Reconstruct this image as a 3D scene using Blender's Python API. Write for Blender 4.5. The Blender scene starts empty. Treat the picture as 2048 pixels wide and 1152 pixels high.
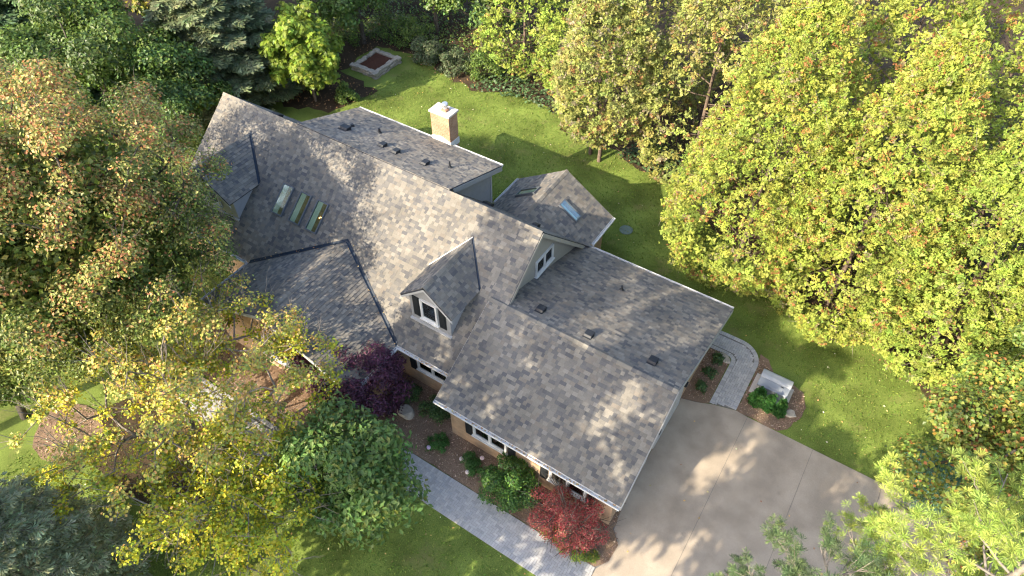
import bpy, math
import numpy as np
from mathutils import Matrix, Vector

# ------------------------------------------------------------------ camera, sky, sun, exposure
SC = bpy.context.scene
COL = SC.collection
PITCH, HEAD = math.radians(47.8), math.radians(57.0)
fh = Vector((-math.cos(HEAD), math.sin(HEAD), 0)); rt = Vector((math.sin(HEAD), math.cos(HEAD), 0))
fw = fh * math.cos(PITCH) + Vector((0, 0, -math.sin(PITCH))); up = rt.cross(fw)
cd = bpy.data.cameras.new('camera'); cam = bpy.data.objects.new('camera', cd); COL.objects.link(cam)
cam.matrix_world = Matrix(((rt.x, up.x, -fw.x, 0), (rt.y, up.y, -fw.y, 0), (rt.z, up.z, -fw.z, 25.0), (0, 0, 0, 1)))
cd.sensor_width = 36; cd.lens = 23.99; cd.clip_start = 0.1; cd.clip_end = 2000
SC.camera = cam
SUN_AZ, SUN_EL = math.radians(71.0), math.radians(31.0)      # direction the light travels, height of the sun
w = bpy.data.worlds.new('World'); SC.world = w; w.use_nodes = True
sky = w.node_tree.nodes.new('ShaderNodeTexSky'); sky.sky_type = 'NISHITA'; sky.sun_disc = False
sky.sun_elevation = SUN_EL; sky.sun_rotation = math.radians(199.0); sky.altitude = 100
sky.dust_density = 2.2; sky.ozone_density = 0.8; sky.air_density = 0.9
bg = w.node_tree.nodes['Background']; bg.inputs[1].default_value = 0.15
w.node_tree.links.new(sky.outputs[0], bg.inputs[0])
sl = bpy.data.lights.new('sun', 'SUN'); sl.energy = 3.3; sl.angle = math.radians(0.4); sl.color = (1.0, 0.88, 0.69)
so = bpy.data.objects.new('sun', sl); COL.objects.link(so); so.location = (-20, -40, 40)
ld = Vector((math.cos(SUN_EL) * math.cos(SUN_AZ), math.cos(SUN_EL) * math.sin(SUN_AZ), -math.sin(SUN_EL)))
so.rotation_euler = ld.to_track_quat('-Z', 'Y').to_euler()
vs = SC.view_settings; vs.view_transform = 'Standard'; vs.look = 'None'; vs.gamma = 1.0; vs.exposure = 1.9
vs.use_curve_mapping = False
SC.render.engine = 'CYCLES'
SC.cycles.max_bounces = 8; SC.cycles.diffuse_bounces = 5; SC.cycles.glossy_bounces = 3
SC.cycles.transmission_bounces = 4; SC.cycles.transparent_max_bounces = 8
SC.cycles.caustics_reflective = False; SC.cycles.caustics_refractive = False
SC.cycles.use_denoising = True
SC.cycles.filter_width = 1.2

# ------------------------------------------------------------------ helpers
RNG = np.random.default_rng(7)
A = np.array
def nrm(v):
    return v / np.maximum(np.linalg.norm(v, axis=-1, keepdims=True), 1e-9)

def mesh_np(name, verts, faces, cols=None, smooth=False):
    """verts (n,3); faces: list of int arrays (m,k); cols: matching list of (m,3)"""
    me = bpy.data.meshes.new(name)
    verts = np.ascontiguousarray(verts, dtype=np.float32)
    me.vertices.add(len(verts)); me.vertices.foreach_set('co', verts.ravel())
    li, st, n = [], [], 0
    for f in faces:
        f = np.asarray(f, dtype=np.int32)
        if len(f) == 0: continue
        li.append(f.ravel()); k = f.shape[1]
        st.append(n + np.arange(len(f), dtype=np.int32) * k); n += f.size
    li = np.concatenate(li); st = np.concatenate(st)
    me.loops.add(len(li)); me.loops.foreach_set('vertex_index', li)
    me.polygons.add(len(st)); me.polygons.foreach_set('loop_start', st)
    me.polygons.foreach_set('use_smooth', np.full(len(st), smooth))
    me.update(calc_edges=True)
    if cols is not None:
        c = np.concatenate([np.asarray(x, dtype=np.float32) for x in cols if len(x)])
        c = np.concatenate([c, np.ones((len(c), 1), np.float32)], 1)
        at = me.attributes.new('Col', 'FLOAT_COLOR', 'FACE'); at.data.foreach_set('color', c.ravel())
    return me

def link(name, me, m=None, parent=None, loc=None):
    o = bpy.data.objects.new(name, me)
    if m is not None and me is not None and not me.materials: me.materials.append(m)
    COL.objects.link(o)
    if loc is not None: o.location = loc
    if parent is not None:
        o.parent = parent; o.matrix_parent_inverse = parent_inv(parent)
    return o
def parent_inv(p):
    return world_of(p).inverted()
def world_of(p):
    m = p.matrix_basis.copy()
    if p.parent is not None: m = world_of(p.parent) @ p.matrix_parent_inverse @ m
    return m
def thing(name, label, cat, loc=(0, 0, 0), group=None):
    o = bpy.data.objects.new(name, None); COL.objects.link(o); o.location = loc
    o.empty_display_size = 0.3
    return tag(o, label, cat, group)
def tag(o, label=None, cat=None, group=None, kind=None):
    if label: o['label'] = label
    if cat: o['category'] = cat
    if group: o['group'] = group
    if kind: o['kind'] = kind
    return o

class MB:
    """collects boxes, prisms and quads; .build links them as one mesh"""
    def __init__(s): s.v = []; s.f = []; s.c = []
    def add(s, vs_, fs, col=None):
        b = len(s.v); s.v += [tuple(map(float, p)) for p in vs_]
        s.f += [tuple(i + b for i in f) for f in fs]; s.c += [col or (1, 1, 1)] * len(fs)
        return s
    def box(s, x0, x1, y0, y1, z0, z1, col=None):
        return s.add([(x0, y0, z0), (x1, y0, z0), (x1, y1, z0), (x0, y1, z0), (x0, y0, z1), (x1, y0, z1), (x1, y1, z1), (x0, y1, z1)],
                     [(3, 2, 1, 0), (4, 5, 6, 7), (0, 1, 5, 4), (1, 2, 6, 5), (2, 3, 7, 6), (3, 0, 4, 7)], col)
    def obox(s, o, a, b, c, col=None):
        """box with corner o and edge vectors a, b, c"""
        o, a, b, c = map(A, (o, a, b, c))
        p = [o, o + a, o + a + b, o + b]
        return s.add(p + [q + c for q in p], [(3, 2, 1, 0), (4, 5, 6, 7), (0, 1, 5, 4), (1, 2, 6, 5), (2, 3, 7, 6), (3, 0, 4, 7)], col)
    def prism(s, poly, vec, col=None):
        """poly: list of 3-D points; extruded by vec"""
        n = len(poly); q = [A(p) + A(vec) for p in poly]
        return s.add(list(poly) + q, [tuple(range(n))[::-1], tuple(range(n, 2 * n))] + [(i, (i + 1) % n, n + (i + 1) % n, n + i) for i in range(n)], col)
    def build(s, name, m, parent=None, bevel=0, smooth=False, world=True):
        me = bpy.data.meshes.new(name); me.from_pydata(s.v, [], s.f); me.update()
        import bmesh
        bm = bmesh.new(); bm.from_mesh(me); bmesh.ops.recalc_face_normals(bm, faces=bm.faces)
        if bevel:
            bmesh.ops.bevel(bm, geom=list(bm.edges), offset=bevel, segments=2, profile=0.6, affect='EDGES')
        bm.to_mesh(me); bm.free()
        if smooth: me.shade_smooth()
        return link(name, me, m, parent)

def lathe(prof, n=16, cx=0, cy=0, z0=0):
    v, f = [], []
    for r, z in prof:
        for k in range(n):
            t = 2 * math.pi * k / n; v.append((cx + r * math.cos(t), cy + r * math.sin(t), z0 + z))
    for i in range(len(prof) - 1):
        for k in range(n):
            f.append((i * n + k, i * n + (k + 1) % n, (i + 1) * n + (k + 1) % n, (i + 1) * n + k))
    f.append(tuple(range(n))[::-1]); f.append(tuple((len(prof) - 1) * n + k for k in range(n)))
    return v, f

def inside(poly, x, y):
    """points in polygon, vectorised"""
    x = np.asarray(x, float); y = np.asarray(y, float); r = np.zeros(x.shape, bool)
    n = len(poly)
    for i in range(n):
        x0, y0 = poly[i]; x1, y1 = poly[(i + 1) % n]
        if y0 == y1: continue
        c = ((y0 > y) != (y1 > y)) & (x < (x1 - x0) * (y - y0) / (y1 - y0) + x0)
        r ^= c
    return r
def clip_convex(subj, poly):
    out = subj; n = len(poly)
    ar = sum(poly[i][0] * poly[(i + 1) % n][1] - poly[(i + 1) % n][0] * poly[i][1] for i in range(n))
    pl = poly if ar > 0 else poly[::-1]
    for i in range(n):
        a, b = pl[i], pl[(i + 1) % n]; src = out; out = []
        if not src: return []
        d = [(b[0] - a[0]) * (p[1] - a[1]) - (b[1] - a[1]) * (p[0] - a[0]) for p in src]
        for j in range(len(src)):
            k = (j + 1) % len(src)
            if d[j] >= -1e-7: out.append(src[j])
            if (d[j] > 1e-7 and d[k] < -1e-7) or (d[j] < -1e-7 and d[k] > 1e-7):
                t = d[j] / (d[j] - d[k]); out.append((src[j][0] + t * (src[k][0] - src[j][0]), src[j][1] + t * (src[k][1] - src[j][1])))
    return out

# ------------------------------------------------------------------ materials
def M(name, col, rough=0.75, var=0.15, scale=8.0, bump=0.0, bscale=60.0, spec=0.3, metal=0.0, col2=None, detail=6, attr=False, var2=0, scale2=1.0, patch=None):
    m = bpy.data.materials.new(name); m.use_nodes = True; nt = m.node_tree; N = nt.nodes; L = nt.links
    b = N['Principled BSDF']; b.inputs['Roughness'].default_value = rough; b.inputs['Metallic'].default_value = metal
    b.inputs['Specular IOR Level'].default_value = spec
    tc = N.new('ShaderNodeTexCoord')
    nz = N.new('ShaderNodeTexNoise'); nz.inputs['Scale'].default_value = scale; nz.inputs['Detail'].default_value = detail
    L.new(tc.outputs['Object'], nz.inputs['Vector'])
    rp = N.new('ShaderNodeValToRGB'); L.new(nz.outputs['Fac'], rp.inputs['Fac'])
    c = A(col); c2 = A(col2) if col2 is not None else c * (1 + var)
    c1 = c * (1 - var) if col2 is None else c
    rp.color_ramp.elements[0].position = 0.3; rp.color_ramp.elements[1].position = 0.7
    if attr:
        rp.color_ramp.elements[0].color = (1 - var,) * 3 + (1,); rp.color_ramp.elements[1].color = (1 + var,) * 3 + (1,)
        at = N.new('ShaderNodeAttribute'); at.attribute_name = 'Col'
        mx = N.new('ShaderNodeMix'); mx.data_type = 'RGBA'; mx.blend_type = 'MULTIPLY'; mx.inputs['Factor'].default_value = 1
        L.new(at.outputs['Color'], mx.inputs[6]); L.new(rp.outputs['Color'], mx.inputs[7]); out = mx.outputs[2]
    else:
        rp.color_ramp.elements[0].color = tuple(c1) + (1,); rp.color_ramp.elements[1].color = tuple(c2) + (1,)
        out = rp.outputs['Color']
    if var2:
        n2 = N.new('ShaderNodeTexNoise'); n2.inputs['Scale'].default_value = scale2; n2.inputs['Detail'].default_value = 4
        L.new(tc.outputs['Object'], n2.inputs['Vector'])
        r2 = N.new('ShaderNodeValToRGB'); L.new(n2.outputs['Fac'], r2.inputs['Fac'])
        r2.color_ramp.elements[0].position = 0.35; r2.color_ramp.elements[1].position = 0.65
        r2.color_ramp.elements[0].color = (1 - var2,) * 3 + (1,); r2.color_ramp.elements[1].color = (1 + var2,) * 3 + (1,)
        m2 = N.new('ShaderNodeMix'); m2.data_type = 'RGBA'; m2.blend_type = 'MULTIPLY'; m2.inputs['Factor'].default_value = 1
        L.new(out, m2.inputs[6]); L.new(r2.outputs['Color'], m2.inputs[7]); out = m2.outputs[2]
    if patch is not None:                          # irregular worn or stained patches
        n3 = N.new('ShaderNodeTexNoise'); n3.inputs['Scale'].default_value = patch[1]; n3.inputs['Detail'].default_value = 8; n3.inputs['Roughness'].default_value = 0.65
        L.new(tc.outputs['Object'], n3.inputs['Vector'])
        r3 = N.new('ShaderNodeValToRGB'); L.new(n3.outputs['Fac'], r3.inputs['Fac']); r3.color_ramp.elements[0].position = patch[2]; r3.color_ramp.elements[1].position = patch[2] + .12
        r3.color_ramp.elements[0].color = (0, 0, 0, 1); r3.color_ramp.elements[1].color = (patch[3],) * 3 + (1,)
        m3 = N.new('ShaderNodeMix'); m3.data_type = 'RGBA'; L.new(r3.outputs['Color'], m3.inputs['Factor']); L.new(out, m3.inputs[6]); m3.inputs[7].default_value = tuple(patch[0]) + (1,); out = m3.outputs[2]
    L.new(out, b.inputs['Base Color'])
    if bump:
        nb = N.new('ShaderNodeTexNoise'); nb.inputs['Scale'].default_value = bscale; nb.inputs['Detail'].default_value = 4
        L.new(tc.outputs['Object'], nb.inputs['Vector'])
        bp = N.new('ShaderNodeBump'); bp.inputs['Strength'].default_value = bump; bp.inputs['Distance'].default_value = 0.02
        L.new(nb.outputs['Fac'], bp.inputs['Height']); L.new(bp.outputs['Normal'], b.inputs['Normal'])
    return m
def leaf_mat(name, trans=0.3, rough=0.55, spec=0.25):
    m = bpy.data.materials.new(name); m.use_nodes = True; nt = m.node_tree; N = nt.nodes; L = nt.links
    b = N['Principled BSDF']; b.inputs['Roughness'].default_value = rough; b.inputs['Specular IOR Level'].default_value = spec
    at = N.new('ShaderNodeAttribute'); at.attribute_name = 'Col'
    L.new(at.outputs['Color'], b.inputs['Base Color'])
    t = N.new('ShaderNodeBsdfTranslucent'); L.new(at.outputs['Color'], t.inputs['Color'])
    mx = N.new('ShaderNodeMixShader'); mx.inputs[0].default_value = trans
    L.new(b.outputs[0], mx.inputs[1]); L.new(t.outputs[0], mx.inputs[2]); L.new(mx.outputs[0], N['Material Output'].inputs['Surface'])
    return m
def brick_mat(name, c1, c2, mortar):
    m = bpy.data.materials.new(name); m.use_nodes = True; nt = m.node_tree; N = nt.nodes; L = nt.links
    b = N['Principled BSDF']; b.inputs['Roughness'].default_value = 0.85; b.inputs['Specular IOR Level'].default_value = 0.15
    g = N.new('ShaderNodeNewGeometry'); sp = N.new('ShaderNodeSeparateXYZ'); L.new(g.outputs['Position'], sp.inputs[0])
    ad = N.new('ShaderNodeMath'); ad.operation = 'ADD'; L.new(sp.outputs['X'], ad.inputs[0]); L.new(sp.outputs['Y'], ad.inputs[1])
    cb = N.new('ShaderNodeCombineXYZ'); L.new(ad.outputs[0], cb.inputs['X']); L.new(sp.outputs['Z'], cb.inputs['Y'])
    br = N.new('ShaderNodeTexBrick'); br.inputs['Scale'].default_value = 1.0
    br.inputs['Brick Width'].default_value = 0.21; br.inputs['Row Height'].default_value = 0.075; br.inputs['Mortar Size'].default_value = 0.006
    br.inputs['Color1'].default_value = c1 + (1,); br.inputs['Color2'].default_value = c2 + (1,); br.inputs['Mortar'].default_value = mortar + (1,)
    br.inputs['Bias'].default_value = -0.1
    L.new(cb.outputs[0], br.inputs['Vector'])
    nz = N.new('ShaderNodeTexNoise'); nz.inputs['Scale'].default_value = 3; L.new(g.outputs['Position'], nz.inputs['Vector'])
    mx = N.new('ShaderNodeMix'); mx.data_type = 'RGBA'; mx.blend_type = 'OVERLAY'; mx.inputs['Factor'].default_value = 0.3
    L.new(br.outputs['Color'], mx.inputs[6]); L.new(nz.outputs['Fac'], mx.inputs[7]); L.new(mx.outputs[2], b.inputs['Base Color'])
    bp = N.new('ShaderNodeBump'); bp.inputs['Strength'].default_value = 0.6; bp.inputs['Distance'].default_value = 0.01; bp.invert = True
    L.new(br.outputs['Fac'], bp.inputs['Height']); L.new(bp.outputs['Normal'], b.inputs['Normal'])
    return m
def glass_mat(name, tint=(0.8, 0.9, 0.88), fac=0.35, frs=1.0):
    m = bpy.data.materials.new(name); m.use_nodes = True; nt = m.node_tree; N = nt.nodes; L = nt.links
    N.remove(N['Principled BSDF'])
    t = N.new('ShaderNodeBsdfTransparent'); t.inputs['Color'].default_value = tint + (1,)
    g = N.new('ShaderNodeBsdfGlossy'); g.inputs['Roughness'].default_value = 0.08; g.inputs['Color'].default_value = (0.9, 0.95, 1, 1)
    fr = N.new('ShaderNodeFresnel'); fr.inputs['IOR'].default_value = 1.5
    mp = N.new('ShaderNodeMath'); mp.operation = 'MULTIPLY_ADD'; mp.inputs[1].default_value = frs; mp.inputs[2].default_value = fac * 0.2
    L.new(fr.outputs[0], mp.inputs[0])
    mx = N.new('ShaderNodeMixShader'); L.new(mp.outputs[0], mx.inputs[0]); L.new(t.outputs[0], mx.inputs[1]); L.new(g.outputs[0], mx.inputs[2])
    L.new(mx.outputs[0], N['Material Output'].inputs['Surface'])
    return m

MAT = dict(
    shingle=M('shingle_granules', (1, 1, 1), 0.9, 0.12, 40, bump=0.4, bscale=150, spec=0.15, attr=True, var2=0.13, scale2=0.55),
    deck=M('roof_felt', (0.05, 0.05, 0.055), 0.9, 0.1),
    white=M('white_aluminium', (0.58, 0.575, 0.555), 0.45, 0.14, 3, spec=0.35),
    trim=M('grey_trim_paint', (0.42, 0.41, 0.39), 0.5, 0.06, 5),
    siding=M('grey_vinyl_siding', (0.29, 0.285, 0.275), 0.55, 0.05, 6),
    stucco=M('beige_gable_siding', (0.33, 0.305, 0.26), 0.7, 0.05, 6),
    brick=brick_mat('buff_brick', (0.46, 0.30, 0.18), (0.38, 0.25, 0.15), (0.40, 0.32, 0.24)),
    chim_brick=brick_mat('chimney_brick', (0.40, 0.225, 0.13), (0.31, 0.165, 0.09), (0.42, 0.34, 0.26)),
    shutter=M('black_shutter', (0.012, 0.014, 0.016), 0.5, 0.1, 5),
    glass=glass_mat('window_glass'), skyglass=glass_mat('skylight_glass', (0.92, 0.98, 0.94), 0.2, 0.35),
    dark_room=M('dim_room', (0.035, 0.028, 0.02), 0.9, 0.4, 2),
    curtain=M('pale_blind', (0.45, 0.40, 0.33), 0.9, 0.1, 4),
    flashing=M('dark_blue_flashing', (0.012, 0.022, 0.038), 0.5, 0.2, 4, spec=0.25),
    vent=M('black_vent_plastic', (0.02, 0.022, 0.026), 0.5, 0.1, 5),
    concrete_cap=M('pale_concrete', (0.52, 0.47, 0.42), 0.85, 0.1, 6),
    steel=M('galvanised_steel', (0.6, 0.6, 0.6), 0.35, 0.1, 5, metal=0.8),
    clay=M('clay_flue', (0.42, 0.22, 0.13), 0.85, 0.15),
    skyframe=M('skylight_frame', (0.10, 0.11, 0.12), 0.4, 0.1, 5),
    skyblind=M('pale_green_shaft', (0.38, 0.42, 0.33), 0.8, 0.05, 3),
    skydark=M('brown_shaft', (0.16, 0.11, 0.05), 0.8, 0.3, 4),
    drive=M('aggregate_concrete', (0.36, 0.30, 0.23), 0.9, 0.16, 70, bump=0.35, bscale=220, spec=0.15, var2=0.15, scale2=0.9, patch=((0.17, 0.14, 0.11), 1.3, 0.62, 0.45)),
    joint=M('joint_sand', (0.17, 0.16, 0.145), 0.95, 0.2),
    paver=M('paver_stone', (1, 1, 1), 0.85, 0.1, 30, bump=0.3, bscale=120, spec=0.15, attr=True),
    grass=M('lawn_grass', (0.08, 0.125, 0.024), 0.9, 0.3, 22, bump=0.6, bscale=60, spec=0.1, col2=(0.185, 0.225, 0.05), var2=0.34, scale2=0.45, patch=((0.19, 0.165, 0.07), 0.55, 0.56, 0.55)),
    mulch=M('bark_mulch', (0.13, 0.082, 0.052), 0.95, 0.3, 35, bump=1.0, bscale=70, spec=0.1, col2=(0.31, 0.22, 0.15), var2=0.18, scale2=0.8),
    soil=M('dark_soil', (0.035, 0.024, 0.016), 0.95, 0.3, 20, bump=0.8, bscale=50, spec=0.1, col2=(0.085, 0.06, 0.035), var2=0.2, scale2=0.7),
    bed_soil=M('raised_bed_soil', (0.06, 0.028, 0.018), 0.95, 0.3, 20, bump=0.8, bscale=50, spec=0.1, col2=(0.11, 0.05, 0.033)),
    attrm=M('weathered_bits', (1, 1, 1), 0.85, 0.15, 20, spec=0.15, attr=True),
    stone=M('limestone', (0.36, 0.32, 0.26), 0.9, 0.2, 6, bump=0.6, bscale=15, spec=0.15),
    wood=M('weathered_timber', (0.24, 0.19, 0.13), 0.85, 0.25, 12),
    bark=M('grey_bark', (0.12, 0.10, 0.08), 0.9, 0.35, 10, bump=0.8, bscale=25, spec=0.1),
    bark_pale=M('pale_bark', (0.21, 0.18, 0.15), 0.9, 0.3, 10, bump=0.6, bscale=25, spec=0.1),
    bark_red=M('cedar_bark', (0.15, 0.11, 0.085), 0.9, 0.3, 10, bump=0.8, bscale=25, spec=0.1),
    gen=M('generator_enclosure', (0.37, 0.38, 0.375), 0.4, 0.04, 4, spec=0.4),
    gen_dark=M('generator_panel', (0.24, 0.26, 0.28), 0.45, 0.05, 4),
    lid=M('utility_lid', (0.13, 0.17, 0.14), 0.7, 0.15, 6),
    leaf=leaf_mat('leaf', 0.36, 0.45, 0.4), needle=leaf_mat('needle', 0.25, 0.6, 0.2), petal=leaf_mat('petal', 0.3),
    grassblade=leaf_mat('grass_blade', 0.35, 0.6, 0.15),
)
bulb = bpy.data.materials.new('lit_bulb'); bulb.use_nodes = True
bulb.node_tree.nodes['Principled BSDF'].inputs['Emission Color'].default_value = (1, 0.55, 0.15, 1)
bulb.node_tree.nodes['Principled BSDF'].inputs['Emission Strength'].default_value = 4
MAT['bulb'] = bulb

# ------------------------------------------------------------------ ground, beds, driveway, paths
def sheet(name, poly, z, m, jit=0.0, step=0.3, seed=1, kind='structure', label=None, parent=None):
    r = np.random.default_rng(seed); pts = []
    n = len(poly)
    for i in range(n):
        a, b = A(poly[i], float), A(poly[(i + 1) % n], float); k = max(1, int(np.linalg.norm(b - a) / step)) if jit else 1
        nn = A([-(b - a)[1], (b - a)[0]]) / max(np.linalg.norm(b - a), 1e-6)
        for j in range(k):
            pts.append(a + (b - a) * j / k + nn * r.normal(0, jit) if jit else a + (b - a) * j / k)
    mb = MB(); mb.prism([(p[0], p[1], z - 0.05) for p in pts], (0, 0, 0.05))
    o = mb.build(name, m, parent)
    if kind and not parent: o['kind'] = kind
    if label: o['label'] = label
    return o
g = MB(); g.add([(-400, -400, 0), (400, -400, 0), (400, 400, 0), (-400, 400, 0)], [(0, 1, 2, 3)])
lawn = g.build('lawn', MAT['grass']); lawn['kind'] = 'structure'
sheet('forest_floor', [(-70, 20), (-33, 24.5), (-30.2, 25.8), (-29.6, 29.0), (-33.4, 29.6), (-33.6, 33.6), (-30, 34.2), (-27, 33.2), (-24.5, 32.6), (-21.5, 33.8), (-17, 33.2), (-12.5, 31.4), (-8.6, 30.5), (-7.3, 29.6), (-4, 27.6), (-0.5, 25.6), (4.5, 24.8), (6.5, 23.2), (9, 21.5), (13, 20), (40, 20), (60, 90), (-70, 90)], 0.006, MAT['soil'], 0.16, 0.5, 3)
FB = [(-21.5, 7.2), (-15.0, 7.2), (-12.9, 8.25), (-11.0, 9.25), (-2.45, 9.25), (-2.15, 9.7), (-2.1, 10.4), (-2.5, 10.86), (-2.72, 12.4), (-22.5, 12.4), (-22.8, 9)]
front_bed = sheet('front_bed', FB, 0.035, MAT['mulch'], 0.02, 0.25, 4)
side_bed = sheet('side_bed', [(-2.75, 17.6), (-1.9, 17.86), (-1.64, 18.02), (-1.68, 20.55), (-1.76, 20.75), (-1.95, 20.84), (-2.75, 20.86)], 0.03, MAT['mulch'])
gen_bed = sheet('generator_bed', [(-0.5, 18.31), (1.3, 18.26), (1.55, 18.6), (1.85, 19.3), (1.9, 20.0), (1.6, 20.7), (1.0, 20.95), (0.2, 21.0), (-0.25, 21.6), (-0.65, 21.75), (-0.5, 20.9)], 0.03, MAT['mulch'], 0.03, 0.2, 5)
th_ = np.linspace(0, 2 * math.pi, 26, endpoint=False)
sheet('tree_bed', [(-23.4 + 1.5 * math.cos(t) * (1 + .08 * math.sin(3 * t)), 2.2 + 1.3 * math.sin(t)) for t in th_], 0.03, MAT['mulch'], 0.03, 0.3, 6)
sheet('shrub_bed', [(-19.6 + 3.4 * math.cos(t), 3.6 + 2.0 * math.sin(t) * (1 + .1 * math.cos(2 * t))) for t in th_], 0.025, MAT['soil'], 0.05, 0.3, 7)

dbase = sheet('driveway', [(-2.73, -14), (11.2, -14), (11.2, 18.2), (0, 18.25), (-0.5, 18.3), (-1.55, 18.02), (-1.9, 17.85), (-2.73, 17.6)], 0.008, MAT['joint'])
def slab(poly):
    mb = MB(); mb.prism([(x, y, -0.03) for x, y in poly], (0, 0, 0.052)); return mb.build('slab', MAT['drive'], dbase)
gp = 0.007
slab([(-2.38, -14), (0 - gp, -14), (0 - gp, 18.245), (-0.5, 18.29), (-1.55, 18.01), (-1.9, 17.84), (-2.2, 17.73), (-2.73, 17.59), (-2.73, 12.42), (-2.49, 10.86), (-2.09, 10.4), (-2.14, 9.7), (-2.38, 9.2)])
for a, b in ((0, 2.76), (2.76, 5.5), (5.5, 8.3), (8.3, 11.2)):
    slab([(a + gp, -14), (b - gp, -14), (b - gp, 18.245 - 0.02 * b / 2.7), (a + gp, 18.245 - 0.02 * a / 2.7)])

PCOL = [(0.40, 0.39, 0.375), (0.44, 0.43, 0.41), (0.345, 0.34, 0.33), (0.415, 0.40, 0.375), (0.48, 0.465, 0.44), (0.37, 0.37, 0.365)]
PW, PL = 0.1, 0.2
def paver_mesh(ci):
    c = PCOL[ci]; w2, l2, g2 = PW / 2, PL / 2, 0.004; e = 0.006
    v = [(-l2 + g2, -w2 + g2, -.03), (l2 - g2, -w2 + g2, -.03), (l2 - g2, w2 - g2, -.03), (-l2 + g2, w2 - g2, -.03)]
    v += [(x, y, -e) for x, y, z in v] + [(x * 0.94, y * 0.88, 0) for x, y, z in v]
    f = [(0, 1, 5, 4), (1, 2, 6, 5), (2, 3, 7, 6), (3, 0, 4, 7), (4, 5, 9, 8), (5, 6, 10, 9), (6, 7, 11, 10), (7, 4, 8, 11), (8, 9, 10, 11)]
    return A(v), A(f), c
PMESH = [paver_mesh(i) for i in range(len(PCOL))]
PM = [mesh_np('paver', v, [f], [np.tile(c, (len(f), 1))]) for v, f, c in PMESH]
for me in PM: me.materials.append(MAT['paver'])
def lay_path(name, poly, inner, edges, z, nind, seed, ox=0.0, oy=0.0, xr=None):
    r = np.random.default_rng(seed)
    base = sheet(name, poly, z - 0.02, MAT['joint'])
    xs = [p[0] for p in poly]; ys = [p[1] for p in poly]; P = []
    i0, i1 = int((min(xs) - ox) / PW) - 2, int((max(xs) - ox) / PW) + 2; j0, j1 = int((min(ys) - oy) / PW) - 2, int((max(ys) - oy) / PW) + 2
    for i in range(i0, i1):
        for j in range(j0, j1):
            k = (i - j) % 4
            if k == 0: P.append((ox + (i + 1) * PW, oy + (j + .5) * PW, 0.0))
            elif k == 3: P.append((ox + (i + .5) * PW, oy + (j + 1) * PW, math.pi / 2))
    P = A(P); ok = np.ones(len(P), bool)
    for sx in (-1, 1):
        for sy in (-1, 1):
            hx = np.where(P[:, 2] == 0, PL / 2, PW / 2) * sx * 0.8; hy = np.where(P[:, 2] == 0, PW / 2, PL / 2) * sy * 0.8
            ok &= inside(inner, P[:, 0] + hx, P[:, 1] + hy)
    H2 = []                                   # half pavers where the bond meets the border
    for q in P[~ok]:
        dx, dy = (PW / 2, 0) if q[2] == 0 else (0, PW / 2)
        for sg in (-1, 1):
            cx_, cy_ = q[0] + sg * dx, q[1] + sg * dy
            if inside(inner, cx_ + A([-.036, .036, .036, -.036]), cy_ + A([-.036, -.036, .036, .036])).all(): H2.append((cx_, cy_, q[2]))
    P = P[ok]; E_ = []
    for line in edges:                       # soldier course: pavers across the edge, centred on the line
        line = A(line); seg = np.linalg.norm(np.diff(line, axis=0), axis=1); cum = np.concatenate([[0], np.cumsum(seg)])
        for s in np.arange(PW / 2, cum[-1], PW):
            k = min(np.searchsorted(cum, s) - 1, len(seg) - 1); t = (s - cum[k]) / seg[k]; d = (line[k + 1] - line[k]) / seg[k]
            p = line[k] + (line[k + 1] - line[k]) * t; E_.append((p[0], p[1], math.atan2(d[1], d[0]) + math.pi / 2))
    P = np.concatenate([P, A(E_)])
    if xr: P = P[(P[:, 0] > xr[0]) & (P[:, 0] < xr[1])]
    ci = r.choice(len(PCOL), len(P), p=[.24, .2, .14, .2, .1, .12]); dz = r.normal(0, 0.0018, len(P)); an = P[:, 2] + r.normal(0, 0.012, len(P))
    d = np.hypot(np.hypot(P[:, 0], P[:, 1]), 25); order = np.argsort(d); ind = set(order[:nind].tolist())
    V, F, Cc = [], [], []; nv = 0
    for q in range(len(P)):
        v, f, c = PMESH[ci[q]]
        if q in ind:
            o = bpy.data.objects.new('paver', PM[ci[q]]); COL.objects.link(o); o.location = (P[q, 0], P[q, 1], z + dz[q]); o.rotation_euler = (0, 0, an[q]); o.parent = base
        else:
            ca, sa = math.cos(an[q]), math.sin(an[q]); vv = v.copy(); vv[:, 0] = v[:, 0] * ca - v[:, 1] * sa + P[q, 0]; vv[:, 1] = v[:, 0] * sa + v[:, 1] * ca + P[q, 1]; vv[:, 2] += z + dz[q]
            V.append(vv); F.append(f + nv); nv += len(v); Cc.append(np.tile(c, (len(f), 1)))
    for (hx, hy, ha) in H2:
        v, f, c = PMESH[r.choice(len(PCOL))]; vv = v.copy(); vv[:, 0] = v[:, 0] * .5 + hx; vv[:, 1] += hy; vv[:, 2] += z + r.normal(0, .0015)
        V.append(vv); F.append(f + nv); nv += len(v); Cc.append(np.tile(c, (len(f), 1)))
    if V:
        o = link('more_pavers', mesh_np('more_pavers', np.concatenate(V), [np.concatenate(F)], [np.concatenate(Cc)]), MAT['paver'], base); o['kind'] = 'stuff'
    return base
sm = lambda t: t * t * (3 - 2 * t)
xs_ = np.linspace(-22, -2.4, 60)
yu = 7.1 + 2.12 * sm(np.clip((xs_ + 14.9) / 3.9, 0, 1)); yl = yu - 1.40
up_l = list(zip(xs_, yu)); lo_l = list(zip(xs_, yl))
lay_path('front_path', lo_l + up_l[::-1], [(x, y + .2) for x, y in lo_l] + [(x, y - .2) for x, y in up_l[::-1]],
         [[(x, y + .1) for x, y in lo_l], [(x, y - .1) for x, y in up_l]], 0.04, 300, 11, -2.4, 8.02)
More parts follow.
